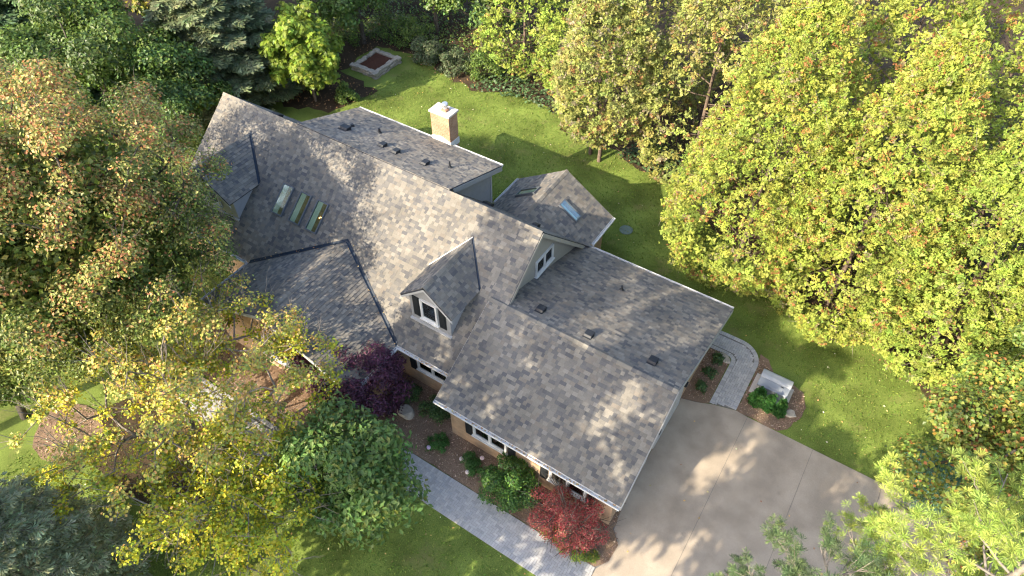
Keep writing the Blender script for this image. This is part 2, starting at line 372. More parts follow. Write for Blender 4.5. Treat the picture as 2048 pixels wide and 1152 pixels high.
arc = [(-1.65 + 1.12 * math.cos(t), 20.95 + 1.12 * math.sin(t)) for t in np.linspace(math.pi / 2, 0, 14)]
fil = [(-1.9 + .25 * math.cos(t), 20.6 + .25 * math.sin(t)) for t in np.linspace(0, math.pi / 2, 6)]
outer = [(-5.5, 22.07)] + arc + [(-0.53, 18.31)]
inn = [(-1.63, 18.03)] + [(x + .02, y) for x, y in fil] + [(-5.5, 20.86)]
o_in = [(-5.5, 21.87)] + [(-1.65 + .92 * math.cos(t), 20.95 + .92 * math.sin(t)) for t in np.linspace(math.pi / 2, 0, 14)] + [(-0.73, 18.31)]
i_in = [(-1.43, 18.06)] + [(-1.9 + .46 * math.cos(t), 20.6 + .46 * math.sin(t)) for t in np.linspace(0, math.pi / 2, 6)] + [(-5.5, 21.06)]
o_mid = [(-5.5, 21.97)] + [(-1.65 + 1.02 * math.cos(t), 20.95 + 1.02 * math.sin(t)) for t in np.linspace(math.pi / 2, 0, 14)] + [(-0.63, 18.31)]
i_mid = [(-1.53, 18.06)] + [(-1.9 + .36 * math.cos(t), 20.6 + .36 * math.sin(t)) for t in np.linspace(0, math.pi / 2, 6)] + [(-5.5, 20.96)]
lay_path('side_path', outer + inn, o_in + i_in, [o_mid, i_mid], 0.04, 220, 12, -1.43, 18.1)

# ------------------------------------------------------------------ house
H = thing('house', 'long grey shingled house with brick walls, dormers, skylights and attached garage', 'house', (-18, 16, 0))
S_MAIN = (6.75 - 2.6) / 5.2                       # main front pitch
zmain = lambda y: 2.6 + S_MAIN * (y - 11.8)
ymain = lambda z: 11.8 + (z - 2.6) / S_MAIN
S_REAR = (6.75 - 2.6) / 4.2
SHC = [(0.196, 0.178, 0.148), (0.166, 0.152, 0.130), (0.222, 0.202, 0.168), (0.124, 0.119, 0.112), (0.144, 0.135, 0.123), (0.102, 0.100, 0.099), (0.180, 0.158, 0.130)]
SHP = [.22, .21, .1, .15, .14, .08, .10]
SHW = [0.11, 0.15, 0.2, 0.26, 0.33]
EXP_ = 0.146
def sh_geo(w, t, c):
    g2 = 0.0015
    v = A([(g2, 0, -.006), (w - g2, 0, -.006), (w - g2, EXP_ + .02, -.006), (g2, EXP_ + .02, -.006), (g2, 0, t), (w - g2, 0, t), (w - g2, EXP_ + .02, .002), (g2, EXP_ + .02, .002)], float)
    f = A([(4, 5, 6, 7), (0, 1, 5, 4), (1, 2, 6, 5), (3, 0, 4, 7)])
    return v, f, c
SH_T = [0.014, 0.026]
SH_ME = {}
def sh_mesh(wi, ti, ci):
    k = (wi, ti, ci)
    if k not in SH_ME:
        v, f, c = sh_geo(SHW[wi], SH_T[ti], SHC[ci]); me = mesh_np('shingle', v, [f], [A([c, A(c) * .3, c, c])]); me.materials.append(MAT['shingle']); SH_ME[k] = me  # butt face coloured dark: cut edge plus painted shadow line of the course
    return SH_ME[k]
def shingle_planes(roof_obj, planes, seed, n_single=0):
    """planes: list of (polygon 3-D, course direction U). Adds shingles to the roof part."""
    r = np.random.default_rng(seed); V, F, Cc = [], [], []; nv = 0; whole = []
    F4 = []
    for poly, U in planes:
        P = A(poly, float); U = nrm(A(U, float)); n = np.cross(P[1] - P[0], P[2] - P[1]); n = nrm(n)
        if n[2] < 0: n = -n
        S = np.cross(n, U)
        if S[2] < 0: U = -U; S = np.cross(n, U)
        O = P[0]; uv = [((p - O) @ U, (p - O) @ S) for p in P]
        smin = min(q[1] for q in uv); smax = max(q[1] for q in uv); umin = min(q[0] for q in uv); umax = max(q[0] for q in uv)
        s = smin - 0.01
        while s < smax:
            u = umin - r.uniform(0, .3); prev = -1
            while u < umax:
                wi = r.choice(5, p=[.14, .26, .28, .2, .12]); ti = int(r.random() < .5); ci = r.choice(7, p=SHP)
                if ci == prev: ci = r.choice(7, p=SHP)
                prev = ci; wd = SHW[wi]; rect = [(u, s), (u + wd, s), (u + wd, s + EXP_ + .02), (u, s + EXP_ + .02)]
                pc = clip_convex(rect, uv)
                if len(pc) >= 3:
                    full = len(pc) == 4 and all(abs(pc[k][0] - rect[k][0]) + abs(pc[k][1] - rect[k][1]) < 1e-6 for k in range(4))
                    if full: whole.append((O + U * u + S * s, U, S, n, wi, ti, ci))
                    else:
                        t = SH_T[ti]; m = len(pc)
                        top = [O + U * a + S * b + n * (t + (.002 - t) * (b - s) / (EXP_ + .02)) for a, b in pc]; bot = [O + U * a + S * b - n * .006 for a, b in pc]
                        V.append(A(top + bot)); F.append(([nv + k for k in range(m)], SHC[ci]))
                        for k in range(m): F.append(([nv + m + k, nv + m + (k + 1) % m, nv + (k + 1) % m, nv + k], SHC[ci]))
                        nv += 2 * m
                u += wd
            s += EXP_
    if n_single:
        dist = [np.linalg.norm(x[0] - A([0, 0, 25])) for x in whole]; o_ = np.argsort(dist); pick = set(o_[:n_single].tolist())
    else: pick = set()
    pin = parent_inv(roof_obj)
    for k, (p, U, S, n, wi, ti, ci) in enumerate(whole):
        if k in pick:
            o = bpy.data.objects.new('shingle', sh_mesh(wi, ti, ci)); COL.objects.link(o); o.parent = roof_obj; o.matrix_parent_inverse = pin
            o.matrix_basis = Matrix(((U[0], S[0], n[0], p[0]), (U[1], S[1], n[1], p[1]), (U[2], S[2], n[2], p[2]), (0, 0, 0, 1)))
        else:
            v, f, c = sh_geo(SHW[wi], SH_T[ti], SHC[ci]); V.append(p + v @ A([U, S, n]))
            for j, q in enumerate(f): F.append(((q + nv).tolist(), c if j != 1 else tuple(A(c) * .3)))  # same darkened butt face, painting the course's shadow line
            nv += 8
    by = {}
    for f, c in F: by.setdefault(len(f), []).append((f, c))
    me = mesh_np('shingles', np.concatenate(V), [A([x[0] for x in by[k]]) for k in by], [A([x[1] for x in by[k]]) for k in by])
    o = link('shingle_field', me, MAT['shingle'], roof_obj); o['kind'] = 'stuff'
    return o
def deck(name, planes, thick=0.09, parent=H):
    mb = MB()
    for poly, U in planes:
        P = A(poly, float); n = nrm(np.cross(P[1] - P[0], P[2] - P[1])); n = n if n[2] > 0 else -n
        mb.prism([p - n * 0.008 for p in P], -n * thick)
    return mb.build(name, MAT['deck'], parent)
def ridge_cap(roof_obj, a, b, na, nb, seed, hw=0.14, name='ridge_cap'):
    """bent cap tabs along the ridge a-b; na, nb: unit down-slope vectors of the two sides"""
    r = np.random.default_rng(seed); a, b, na, nb = map(lambda q: A(q, float), (a, b, na, nb)); L_ = np.linalg.norm(b - a); d = (b - a) / L_
    V, F, Cc = [], [], []; s = 0.0; k = 0; upv = A([0, 0, 1.0])
    while s < L_ - .02:
        e = min(s + .2, L_); c = SHC[r.choice(7, p=SHP)]; h0, h1 = .03, .014
        p0, p1 = a + d * s, a + d * e
        q = [p0 + na * hw + upv * h0, p0 + upv * (h0 + .012), p0 + nb * hw + upv * h0, p1 + na * hw + upv * h1, p1 + upv * (h1 + .012), p1 + nb * hw + upv * h1]
        q += [x - upv * .03 for x in q]; i = 12 * k
        V += q; F += [(i, i + 1, i + 4, i + 3), (i + 1, i + 2, i + 5, i + 4), (i, i + 6, i + 7, i + 1), (i + 1, i + 7, i + 8, i + 2), (i, i + 3, i + 9, i + 6), (i + 2, i + 8, i + 11, i + 5), (i + 3, i + 4, i + 10, i + 9), (i + 4, i + 5, i + 11, i + 10)]
        Cc += [c] * 8; k += 1; s = e
    return link(name, mesh_np(name, A(V), [A(F)], [A(Cc)]), MAT['shingle'], roof_obj)
def roof(name, planes, seed, n_single=0):
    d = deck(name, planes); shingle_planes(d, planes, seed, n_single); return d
X = (1, 0, 0); Y = (0, 1, 0)
xl, xr_ = -27.8, -9.6
main_planes = [([(xl, 11.8, 2.6), (xr_ - .9, 11.8, 2.6), (xr_ - .9, ymain(4.82), 4.82), (xr_ - .9, 17, 6.75), (xl, 17, 6.75)], X),
               ([(xr_ - .9, ymain(3.7), 3.7), (xr_, ymain(3.7), 3.7), (xr_, 17, 6.75), (xr_ - .9, 17, 6.75)], X),
               ([(xl, 17, 6.75), (xr_, 17, 6.75), (xr_, 21.2, 2.6), (xl, 21.2, 2.6)], X)]
main_planes[0] = ([(xl, 11.8, 2.6), (xr_ - .9, 11.8, 2.6), (xr_ - .9, 17, 6.75), (xl, 17, 6.75)], X)
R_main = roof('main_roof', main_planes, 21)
dn = lambda s, sg: nrm(A([0, sg, -s]))
ridge_cap(R_main, (xl, 17, 6.76), (xr_, 17, 6.76), dn(S_MAIN, -1), dn(S_REAR, 1), 1)
GZ = 4.8; GY = 14.45
S_GF = (GZ - 2.6) / (GY - 10.55); S_GR = (GZ - 2.6) / (21.2 - GY)
gar_front = [([(-10.4, 10.55, 2.6), (-2.4, 10.55, 2.6), (-2.4, GY, GZ), (-10.4, GY, GZ)], X)]
gar_rear = [([(-10.4, GY, GZ), (-2.4, GY, GZ), (-2.4, 21.2, 2.6), (-10.4, 21.2, 2.6)], X)]
R_gar = deck('garage_roof', gar_front + gar_rear)
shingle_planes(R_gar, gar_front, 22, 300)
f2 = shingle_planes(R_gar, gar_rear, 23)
ridge_cap(R_gar, (-10.4, GY, GZ + .01), (-2.4, GY, GZ + .01), dn(S_GF, -1), dn(S_GR, 1), 2)
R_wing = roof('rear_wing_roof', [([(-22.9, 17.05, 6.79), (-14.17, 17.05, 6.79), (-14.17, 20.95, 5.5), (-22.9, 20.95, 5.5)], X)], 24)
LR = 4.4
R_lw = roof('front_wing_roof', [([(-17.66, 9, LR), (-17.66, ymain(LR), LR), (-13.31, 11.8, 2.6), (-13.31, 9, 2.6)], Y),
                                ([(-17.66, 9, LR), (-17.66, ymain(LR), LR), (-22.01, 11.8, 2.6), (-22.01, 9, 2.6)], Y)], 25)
s_ = (LR - 2.6) / 4.35
ridge_cap(R_lw, (-17.66, 9, LR + .01), (-17.66, ymain(LR), LR + .01), nrm(A([-1, 0, -s_])), nrm(A([1, 0, -s_])), 3)
GX, GRZ, GEZ = -12.1, 4.45, 2.75
yrear = lambda z: 17 + (6.75 - z) / S_REAR
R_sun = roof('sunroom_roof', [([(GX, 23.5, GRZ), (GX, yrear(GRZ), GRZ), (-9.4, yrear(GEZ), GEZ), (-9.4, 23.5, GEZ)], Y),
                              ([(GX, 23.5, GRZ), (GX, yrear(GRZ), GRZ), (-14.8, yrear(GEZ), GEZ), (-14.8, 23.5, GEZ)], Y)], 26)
s_ = (GRZ - GEZ) / 2.7
ridge_cap(R_sun, (GX, 23.5, GRZ + .01), (GX, yrear(GRZ), GRZ + .01), nrm(A([-1, 0, -s_])), nrm(A([1, 0, -s_])), 4)
def dormer(xc, zr, yf, hw, ze, wall_x, wall_y, seed):
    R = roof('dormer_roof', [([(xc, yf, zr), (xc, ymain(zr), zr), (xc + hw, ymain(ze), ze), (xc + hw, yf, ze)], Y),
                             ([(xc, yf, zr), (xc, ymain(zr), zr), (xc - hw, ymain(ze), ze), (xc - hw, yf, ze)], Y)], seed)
    s = (zr - ze) / hw
    ridge_cap(R, (xc, yf, zr + .01), (xc, ymain(zr), zr + .01), nrm(A([-1, 0, -s])), nrm(A([1, 0, -s])), seed + 50)
    x0, x1 = wall_x; zb = zmain(wall_y) - .02
    prof = [(x0, zb), (x1, zb), (x1, zr - s * (x1 - xc) - .1), (xc, zr - .1), (x0, zr - s * (xc - x0) - .1)]
    mb = MB(); mb.prism([(x, wall_y, z) for x, z in prof], (0, ymain(zr - .2) - wall_y, 0)); W_ = mb.build('dormer_wall', MAT['siding'], H)
    # lap siding on the cheek and front, sill board
    mb = MB()
    z = zb + .1
    while z < ze - .08:
        y1 = ymain(z) - .02
        mb.prism([(x1, wall_y, z), (x1 + .018, wall_y, z), (x1 + .004, wall_y, z + .1), (x1, wall_y, z + .1)], (0, max(y1 - wall_y, .05), 0)); z += .1
    mb.build('siding', MAT['siding'], W_)
    mb = MB(); mb.box(x0 - .04, x1 + .05, wall_y - .09, wall_y + .02, zb - .04, zb + .05); mb.build('sill_board', MAT['trim'], W_)
    mb = MB()                                       # rake boards
    for sg in (-1, 1):
        e = A([xc + sg * hw, yf - .012, ze - .1]); t = A([xc, yf - .012, zr - .1]); v = t - e
        mb.prism([e, t, t + A([0, 0, -.11]), e + A([0, 0, -.11])], (0, .03, 0))
    mb.build('rake_board', MAT['trim'], R)
    return R, W_
D2, D2W = dormer(-12.25, 5.9, 12.68, 1.28, 4.8, (-13.22, -11.25), 12.86, 31)
D1, D1W = dormer(-25.2, 5.98, 12.7, 1.8, 4.75, (-26.8, -23.62), 13.0, 32)
def strip(name, a, b, wv, h, m, parent, off):
    """flashing strip from a to b, width vector wv, lifted by off"""
    a, b, wv = A(a, float), A(b, float), A(wv, float)
    mb = MB(); mb.prism([a - wv + A([0, 0, off]), b - wv + A([0, 0, off]), b + A([0, 0, off]) , a + A([0, 0, off])], (0, 0, h))
    return mb.build(name, m, parent)
def valley(a, b, w_, m, parent, off=.03):
    a, b = A(a, float), A(b, float); mb = MB(); z = A([0, 0, off]); lo = A([0, -w_, 0]); hi = A([0, w_, w_ * S_MAIN])
    for v in (lo, hi): mb.prism([a + z, b + z, b + z + v, a + z + v], (0, 0, .008))
    return mb.build('valley_flashing', MAT[m], parent)
valley((-17.66, ymain(LR), LR), (-13.31, 11.8, 2.6), .085, 'flashing', R_lw); valley((-17.66, ymain(LR), LR), (-22.01, 11.8, 2.6), .085, 'flashing', R_lw)
valley((-25.2, ymain(5.98), 5.98), (-23.4, ymain(4.75), 4.75), .085, 'flashing', D1)
valley((-12.25, ymain(5.9), 5.9), (-10.97, ymain(4.8), 4.8), .06, 'flashing', D2); valley((-12.25, ymain(5.9), 5.9), (-13.53, ymain(4.8), 4.8), .035, 'white', D2)

# rake and fascia boards
def rake(a, b, dx, parent, m='trim', h=.2):
    a, b = A(a, float), A(b, float); mb = MB(); d = A([0, 0, -h])
    mb.prism([a, b, b + d, a + d], (dx, 0, 0)); return mb.build('rake_board', MAT[m], parent)
for a, b in (((xr_, 17, 6.7), (xr_, ymain(3.7), 3.65)), ((xr_, 17, 6.7), (xr_, 21.2, 2.55))): rake(a, b, .03, R_main, 'stucco', .22)
for a, b in (((xl, 17, 6.7), (xl, 11.8, 2.55)), ((xl, 17, 6.7), (xl, 21.2, 2.55))): rake(a, b, -.03, R_main)
rake((-2.4, 10.55, 2.55), (-2.4, GY, GZ - .05), .03, R_gar); rake((-2.4, GY, GZ - .05), (-2.4, 21.2, 2.55), .03, R_gar)
rake((-10.4, 10.55, 2.55), (-10.4, GY, GZ - .05), -.03, R_gar)
rake((-14.17, 17.3, 6.66), (-14.17, 20.95, 5.45), .03, R_wing, 'siding', .24); rake((-22.9, 17.3, 6.66), (-22.9, 20.95, 5.45), -.03, R_wing)
def rake_y(a, b, dy, parent):
    a, b = A(a, float), A(b, float); mb = MB(); d = A([0, 0, -.18]); mb.prism([a, b, b + d, a + d], (0, dy, 0)); return mb.build('rake_board', MAT['white'], parent)
for xe in (-13.31, -22.01): rake_y((xe, 9, 2.56), (-17.66, 9, LR - .04), -.03, R_lw)
for xe in (-9.4, -14.8): rake_y((xe, 23.5, GEZ - .04), (GX, 23.5, GRZ - .04), .03, R_sun)
# gutters: open troughs with hangers
def gutter(a, b, out, parent):
    a, b, out = A(a, float), A(b, float), nrm(A(out, float)); d = nrm(b - a); L_ = np.linalg.norm(b - a); w_, h_, t_ = .105, .09, .009; z = A([0, 0, 1.0])
    a = a - z * .1; mb = MB()
    mb.obox(a, d * L_, out * w_, z * t_); mb.obox(a + out * w_, d * L_, out * t_, z * h_); mb.obox(a - out * t_, d * L_, out * t_, z * (h_ + .02))
    mb.obox(a + out * (w_ - .012) + z * (h_ - .008), d * L_, out * .022, z * .01)
    for e in (a, a + d * (L_ - t_)): mb.obox(e + z * t_, d * t_, out * w_, z * (h_ - t_))
    g_ = mb.build('gutter', MAT['white'], parent)
    n = int(L_ / .66); hm = None
    for k in range(1, n + 1):
        p = a + d * (L_ * k / (n + 1)) + z * (h_ + .002) - out * .01
        if hm is None:
            m2 = MB(); m2.obox(-d * .012, d * .024, out * (w_ + .014), z * .008); o = m2.build('hanger', MAT['white'], g_); hm = o.data
        else: o = link('hanger', hm, None, g_)
        o.location = tuple(p)
    return g_
gutter((-10.4, 10.53, 2.6), (-2.4, 10.53, 2.6), (0, -1, 0), R_gar)
gutter((-10.4, 21.22, 2.6), (-2.4, 21.22, 2.6), (0, 1, 0), R_gar)
gutter((-13.31, 11.78, 2.6), (-10.45, 11.78, 2.6), (0, -1, 0), R_main)
gutter((-13.29, 9.0, 2.6), (-13.29, 11.66, 2.6), (1, 0, 0), R_lw); gutter((-22.03, 9.0, 2.6), (-22.03, 11.78, 2.6), (-1, 0, 0), R_lw)
gutter((-27.8, 11.78, 2.6), (-22.2, 11.78, 2.6), (0, -1, 0), R_main)
gutter((-22.9, 20.97, 5.5), (-18.25, 20.97, 5.5), (0, 1, 0), R_wing); gutter((-16.95, 20.97, 5.5), (-14.17, 20.97, 5.5), (0, 1, 0), R_wing)
gutter((-9.38, 21.3, GEZ), (-9.38, 23.5, GEZ), (1, 0, 0), R_sun); gutter((-14.82, 21.3, GEZ), (-14.82, 23.5, GEZ), (-1, 0, 0), R_sun)

# walls
def wall_x(name, prof, x0, x1, m):
    mb = MB(); mb.prism([(x0, y, z) for y, z in prof], (x1 - x0, 0, 0)); return mb.build(name, MAT[m], H)
W_gar = wall_x('garage_wall', [(10.88, 0), (20.85, 0), (20.85, 2.5), (GY, GZ - .15), (10.88, 2.6)], -10.0, -2.75, 'brick')
W_main = wall_x('main_wall', [(12.15, 0), (20.85, 0), (20.85, 2.6), (17, 6.55), (12.15, 2.7)], -27.45, -10.05, 'brick')
W_gab = wall_x('gable_wall', [(13.2, 2.7), (20.9, 2.7), (17, 6.55), (13.4, 3.7)], -10.04, -9.9, 'stucco')
W_wing = wall_x('rear_wing_wall', [(17.3, 0), (20.6, 0), (20.6, 5.45), (17.3, 6.55)], -22.5, -14.55, 'siding')
mb = MB(); z = 2.3
while z < 6.5:                                     # lap siding of the rear wing end
    yb = 17.3; ye = min(20.6, 17.3 + (6.5 - z) / .33)
    mb.prism([(-14.55, yb, z), (-14.535, yb, z), (-14.546, yb, z + .115), (-14.55, yb, z + .115)], (0, ye - yb, 0)); z += .115
mb.build('siding', MAT['siding'], W_wing)
mb = MB(); mb.box(-14.55, -14.51, 20.52, 20.62, 0, 5.42); mb.build('corner_board', MAT['trim'], W_wing)
mb = MB(); mb.box(-21.65, -13.65, 9.3, 12.14, 0, 2.58); mb.prism([(-21.65, 9.3, 2.58), (-13.65, 9.3, 2.58), (-17.66, 9.3, LR - .15)], (0, 2.84, 0)); W_lw = mb.build('front_wing_wall', MAT['brick'], H)
mb = MB(); mb.box(-14.5, -9.7, 20.86, 23.2, 0, 2.7); mb.prism([(-14.5, 21.2, 2.7), (-9.7, 21.2, 2.7), (GX, 21.2, GRZ - .2)], (0, 2.0, 0)); W_sun = mb.build('sunroom_wall', MAT['brick'], H)

# windows: frame with real depth, sashes, glass, dim room or blind behind
def window(o, ux, uz, n, w_, h_, panes, inner='dark_room', name='window', blind=None):
    """o: lower left corner on the wall; ux along the wall; n outwards"""
    o, ux, uz, n = map(lambda q: A(q, float), (o, ux, uz, n)); fr = .075
    mb = MB(); dep = .075
    mb.obox(o, ux * w_, uz * fr, n * dep); mb.obox(o + uz * (h_ - fr), ux * w_, uz * fr, n * dep)
    mb.obox(o + uz * fr, ux * fr, uz * (h_ - 2 * fr), n * dep); mb.obox(o + uz * fr + ux * (w_ - fr), ux * fr, uz * (h_ - 2 * fr), n * dep)
    pw = (w_ - fr * (panes + 1)) / panes
    for k in range(1, panes): mb.obox(o + ux * (k * (pw + fr)) + uz * fr, ux * fr, uz * (h_ - 2 * fr), n * dep)
    wn = mb.build(name, MAT['white'], H)
    mb = MB(); mb.obox(o - ux * .05 - uz * .06, ux * (w_ + .1), uz * .055, n * .13); mb.build('sill', MAT['white'], wn)
    for k in range(panes):
        p = o + ux * (fr + k * (pw + fr)) + uz * fr; ph = h_ - 2 * fr; s = .035
        mb = MB(); e = n * .05
        for q, a, b in ((p, ux * pw, uz * s), (p + uz * (ph - s), ux * pw, uz * s), (p + uz * s, ux * s, uz * (ph - 2 * s)), (p + uz * s + ux * (pw - s), ux * s, uz * (ph - 2 * s))): mb.obox(q + n * .003, a, b, e)
        mb.build('sash', MAT['white'], wn)
        mb = MB(); mb.obox(p + ux * s + uz * s + n * .03, ux * (pw - 2 * s), uz * (ph - 2 * s), n * .006); mb.build('pane', MAT['glass'], wn)
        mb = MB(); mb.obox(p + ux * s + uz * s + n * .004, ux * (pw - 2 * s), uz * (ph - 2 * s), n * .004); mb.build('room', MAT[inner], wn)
        if blind and blind[k]:
            mb = MB(); f = blind[k]; mb.obox(p + ux * s + uz * s + n * .012, ux * (pw - 2 * s) * f, uz * (ph - 2 * s), n * .004); mb.build('blind', MAT['curtain'], wn)
    return wn
def shutter(o, ux, n, w_, h_):
    o, ux, n = map(lambda q: A(q, float), (o, ux, n)); uz = A([0, 0, 1.0]); mb = MB(); mb.obox(o, ux * w_, uz * h_, n * .03)
    sh = mb.build('shutter', MAT['shutter'], H); me = None; z = .08
    while z < h_ - .1:
        p = o + ux * .05 + uz * z + n * .03
        if me is None:
            m2 = MB(); m2.prism([(0, 0, 0), n * .022, n * .004 + uz * .05, uz * .05], ux * (w_ - .1)); q = m2.build('slat', MAT['shutter'], sh); me = q.data
        else: q = link('slat', me, None, sh)
        q.location = tuple(p); z += .062
    return sh
UZ = (0, 0, 1); NF = (0, -1, 0)
shutter((-9.26, 10.88, .76), X, NF, .34, 1.35); window((-8.86, 10.88, 1.0), X, UZ, NF, 1.58, 1.12, 2, blind=(.35, .2)); shutter((-7.24, 10.88, .76), X, NF, .34, 1.35)
shutter((-5.78, 10.88, .76), X, NF, .34, 1.35); window((-5.38, 10.88, 1.0), X, UZ, NF, 1.58, 1.12, 2, blind=(.5, .1)); shutter((-3.76, 10.88, .76), X, NF, .34, 1.35)
shutter((-13.06, 12.15, .86), X, NF, .34, 1.4); window((-12.62, 12.15, 1.14), X, UZ, NF, 1.62, 1.2, 2, blind=(.4, .15))
window((-12.66, 12.86, 3.80), X, UZ, NF, .84, 1.12, 1); shutter((-13.06, 12.86, 3.74), X, NF, .33, 1.14); shutter((-11.76, 12.86, 3.74), X, NF, .33, 1.14)
window((-25.8, 13.0, 3.95), X, UZ, NF, 1.2, 1.15, 2)
window((-9.9, 17.02, 4.02), Y, UZ, (1, 0, 0), 1.4, .84, 2)
window((-19.0, 9.3, .9), X, UZ, NF, 2.4, 1.3, 3)
# garage doors and lamps on the drive side
for y0 in (11.5, 14.7):
    mb = MB(); mb.box(-2.749, -2.71, y0, y0 + 2.6, .02, 2.15); gd = mb.build('garage_door', MAT['trim'], H)
    for i in range(4):
        for j in range(4):
            mb = MB(); mb.box(-2.709, -2.695, y0 + .1 + j * .63, y0 + .6 + j * .63, .1 + i * .52, .5 + i * .52); mb.build('panel', MAT['trim'], gd)
for y in (14.4, 17.0):
    mb = MB(); mb.box(-2.75, -2.58, y - .06, y + .06, 1.75, 1.8); mb.prism([(-2.72, y - .07, 1.8), (-2.56, y - .07, 1.8), (-2.56, y + .07, 1.8), (-2.72, y + .07, 1.8)], (0, 0, .22)); mb.build('wall_lamp', MAT['vent'], H)

# chimney
mb = MB(); mb.box(-18.13, -17.07, 20.92, 21.58, 0, 7.0); CH = mb.build('chimney', MAT['chim_brick'], H)
mb = MB(); mb.box(-18.19, -17.01, 20.86, 21.64, 7.0, 7.1); mb.build('cap', MAT['concrete_cap'], CH, bevel=.015)
mb = MB(); mb.box(-17.62, -17.34, 21.1, 21.38, 7.1, 7.2); mb.build('flue', MAT['clay'], CH, bevel=.01)
mb = MB(); mb.add(*lathe([(.1, 0), (.1, .16), (.16, .17), (.16, .26), (.13, .3), (.02, .31)], 16, -17.48, 21.24, 7.2)); mb.build('flue_cap', MAT['steel'], CH)
mb = MB(); z0, z1 = 5.0, 5.42
mb.prism([(-18.16, 20.9, 5.4), (-17.6, 20.9, 5.5), (-17.04, 20.9, 5.4), (-17.04, 20.9, 5.66), (-17.6, 20.9, 5.84), (-18.16, 20.9, 5.72)], (0, .02, 0)); mb.box(-17.07, -17.04, 20.92, 21.6, 5.3, 5.62); mb.build('flashing', MAT['white'], CH)

# skylights
def skylight(o, ux, uy, n, w_, h_, lamps=False, split=.5):
    o, ux, uy, n = map(lambda q: A(q, float), (o, ux, uy, n)); t = .055; hh = .11
    mb = MB()
    for q, a, b in ((o, ux * w_, uy * t), (o + uy * (h_ - t), ux * w_, uy * t), (o + uy * t, ux * t, uy * (h_ - 2 * t)), (o + uy * t + ux * (w_ - t), ux * t, uy * (h_ - 2 * t))): mb.obox(q, a, b, n * hh)
    sk = mb.build('skylight', MAT['skyframe'], H)
    iw, ih = w_ - 2 * t, h_ - 2 * t; p = o + ux * t + uy * t
    mb = MB(); mb.obox(p + n * .088, ux * iw, uy * ih, n * .008); mb.build('pane', MAT['skyglass'], sk)
    mb = MB(); mb.obox(p + n * .03, ux * iw * split, uy * ih, n * .006); mb.build('shaft_wall', MAT['skyblind'], sk)
    mb = MB(); mb.obox(p + n * .022 + ux * iw * split, ux * iw * (1 - split), uy * ih, n * .006); mb.build('shaft', MAT['skydark'], sk)
    if lamps:
        for a, b in ((.74, .5), (.84, .54)):
            c = p + ux * iw * a + uy * ih * b + n * .04; mb = MB(); mb.add(*lathe([(.002, -.022), (.018, -.012), (.022, 0), (.018, .012), (.002, .022)], 8, *c)); mb.build('lamp_bulb', MAT['bulb'], sk)
    return sk
us = nrm(A([0, 1, S_MAIN])); ns = nrm(A([0, -S_MAIN, 1]))
for k, x in enumerate((-22.02, -20.93, -19.9)):
    skylight(A([x - .04, 13.78, zmain(13.78)]) + ns * .01, X, us, ns, .66, 1.46, k == 2)
s_ = (GRZ - GEZ) / 2.7
ur = nrm(A([-1, 0, s_])); nr = nrm(A([s_, 0, 1])); skylight(A([-10.42, 21.48, GEZ + s_ * (10.42 - 9.4)]) + nr * .01, Y, ur, nr, .52, 1.15, split=.45)
ul = nrm(A([1, 0, s_])); nl = nrm(A([-s_, 0, 1])); skylight(A([-13.75, 22.02, GEZ + s_ * (14.8 - 13.75)]) + nl * .01, (0, -1, 0), ul, nl, .54, 1.3, split=.6)
# roof vents
def boxvent(p, s, sg, w_=.36):
    p = A(p, float); u = A([1, 0, 0]); d = nrm(A([0, sg, -s])); n = nrm(A([0, sg * s, 1]))
    mb = MB(); mb.obox(p - u * w_ / 2 - d * .2, u * w_, d * .4, n * .02)
    mb.prism([p - u * w_ / 2 * .9 - d * .14, p - u * w_ / 2 * .9 + d * .2, p - u * w_ / 2 * .9 + d * .2 + n * .17, p - u * w_ / 2 * .9 - d * .1 + n * .11], u * w_ * .9)
    return mb.build('roof_vent', MAT['vent'], H, bevel=.012)
def pipevent(p, s, h=.3, r=.045):
    p = A(p, float); mb = MB(); mb.add(*lathe([(.13, -.06), (.1, .03), (r + .01, .06), (r, .07), (r, h), (r * .7, h + .002)], 12, *p)); return mb.build('vent_pipe', MAT['vent'], H)
zg = lambda y: 2.6 + S_GR * (21.2 - y); zw = lambda y: 5.5 + (20.95 - y) * 1.29 / 3.9
for x, y in ((-8.5, 15.12), (-6.3, 15.0), (-3.76, 15.27)): boxvent((x, y, zg(y) + .01), S_GR, 1)
pipevent((-6.7, 18.9, zg(18.9)), S_GR, .28)
for x, y in ((-18.84, 18.2), (-16.42, 18.2)): boxvent((x, y, zw(y) + .01), .33, 1, .32)
boxvent((-21.2, 18.3, zw(18.3) + .01), .33, 1, .5); boxvent((-18.0, 18.12, zw(18.12) + .01), .33, 1, .3)
pipevent((-21.25, 18.85, zw(18.85)), .33, .12, .08); pipevent((-19.98, 19.3, zw(19.3)), .33, .26, .06); pipevent((-15.5, 18.83, zw(18.83)), .33, .34, .04)
boxvent((-24.6, 17.3, 6.45), S_REAR, 1, .5); boxvent((-13.6, 18.9, 6.75 - S_REAR * 1.9), S_REAR, 1, .5); boxvent((-10.9, 18.6, 6.75 - S_REAR * 1.6), S_REAR, 1, .3)

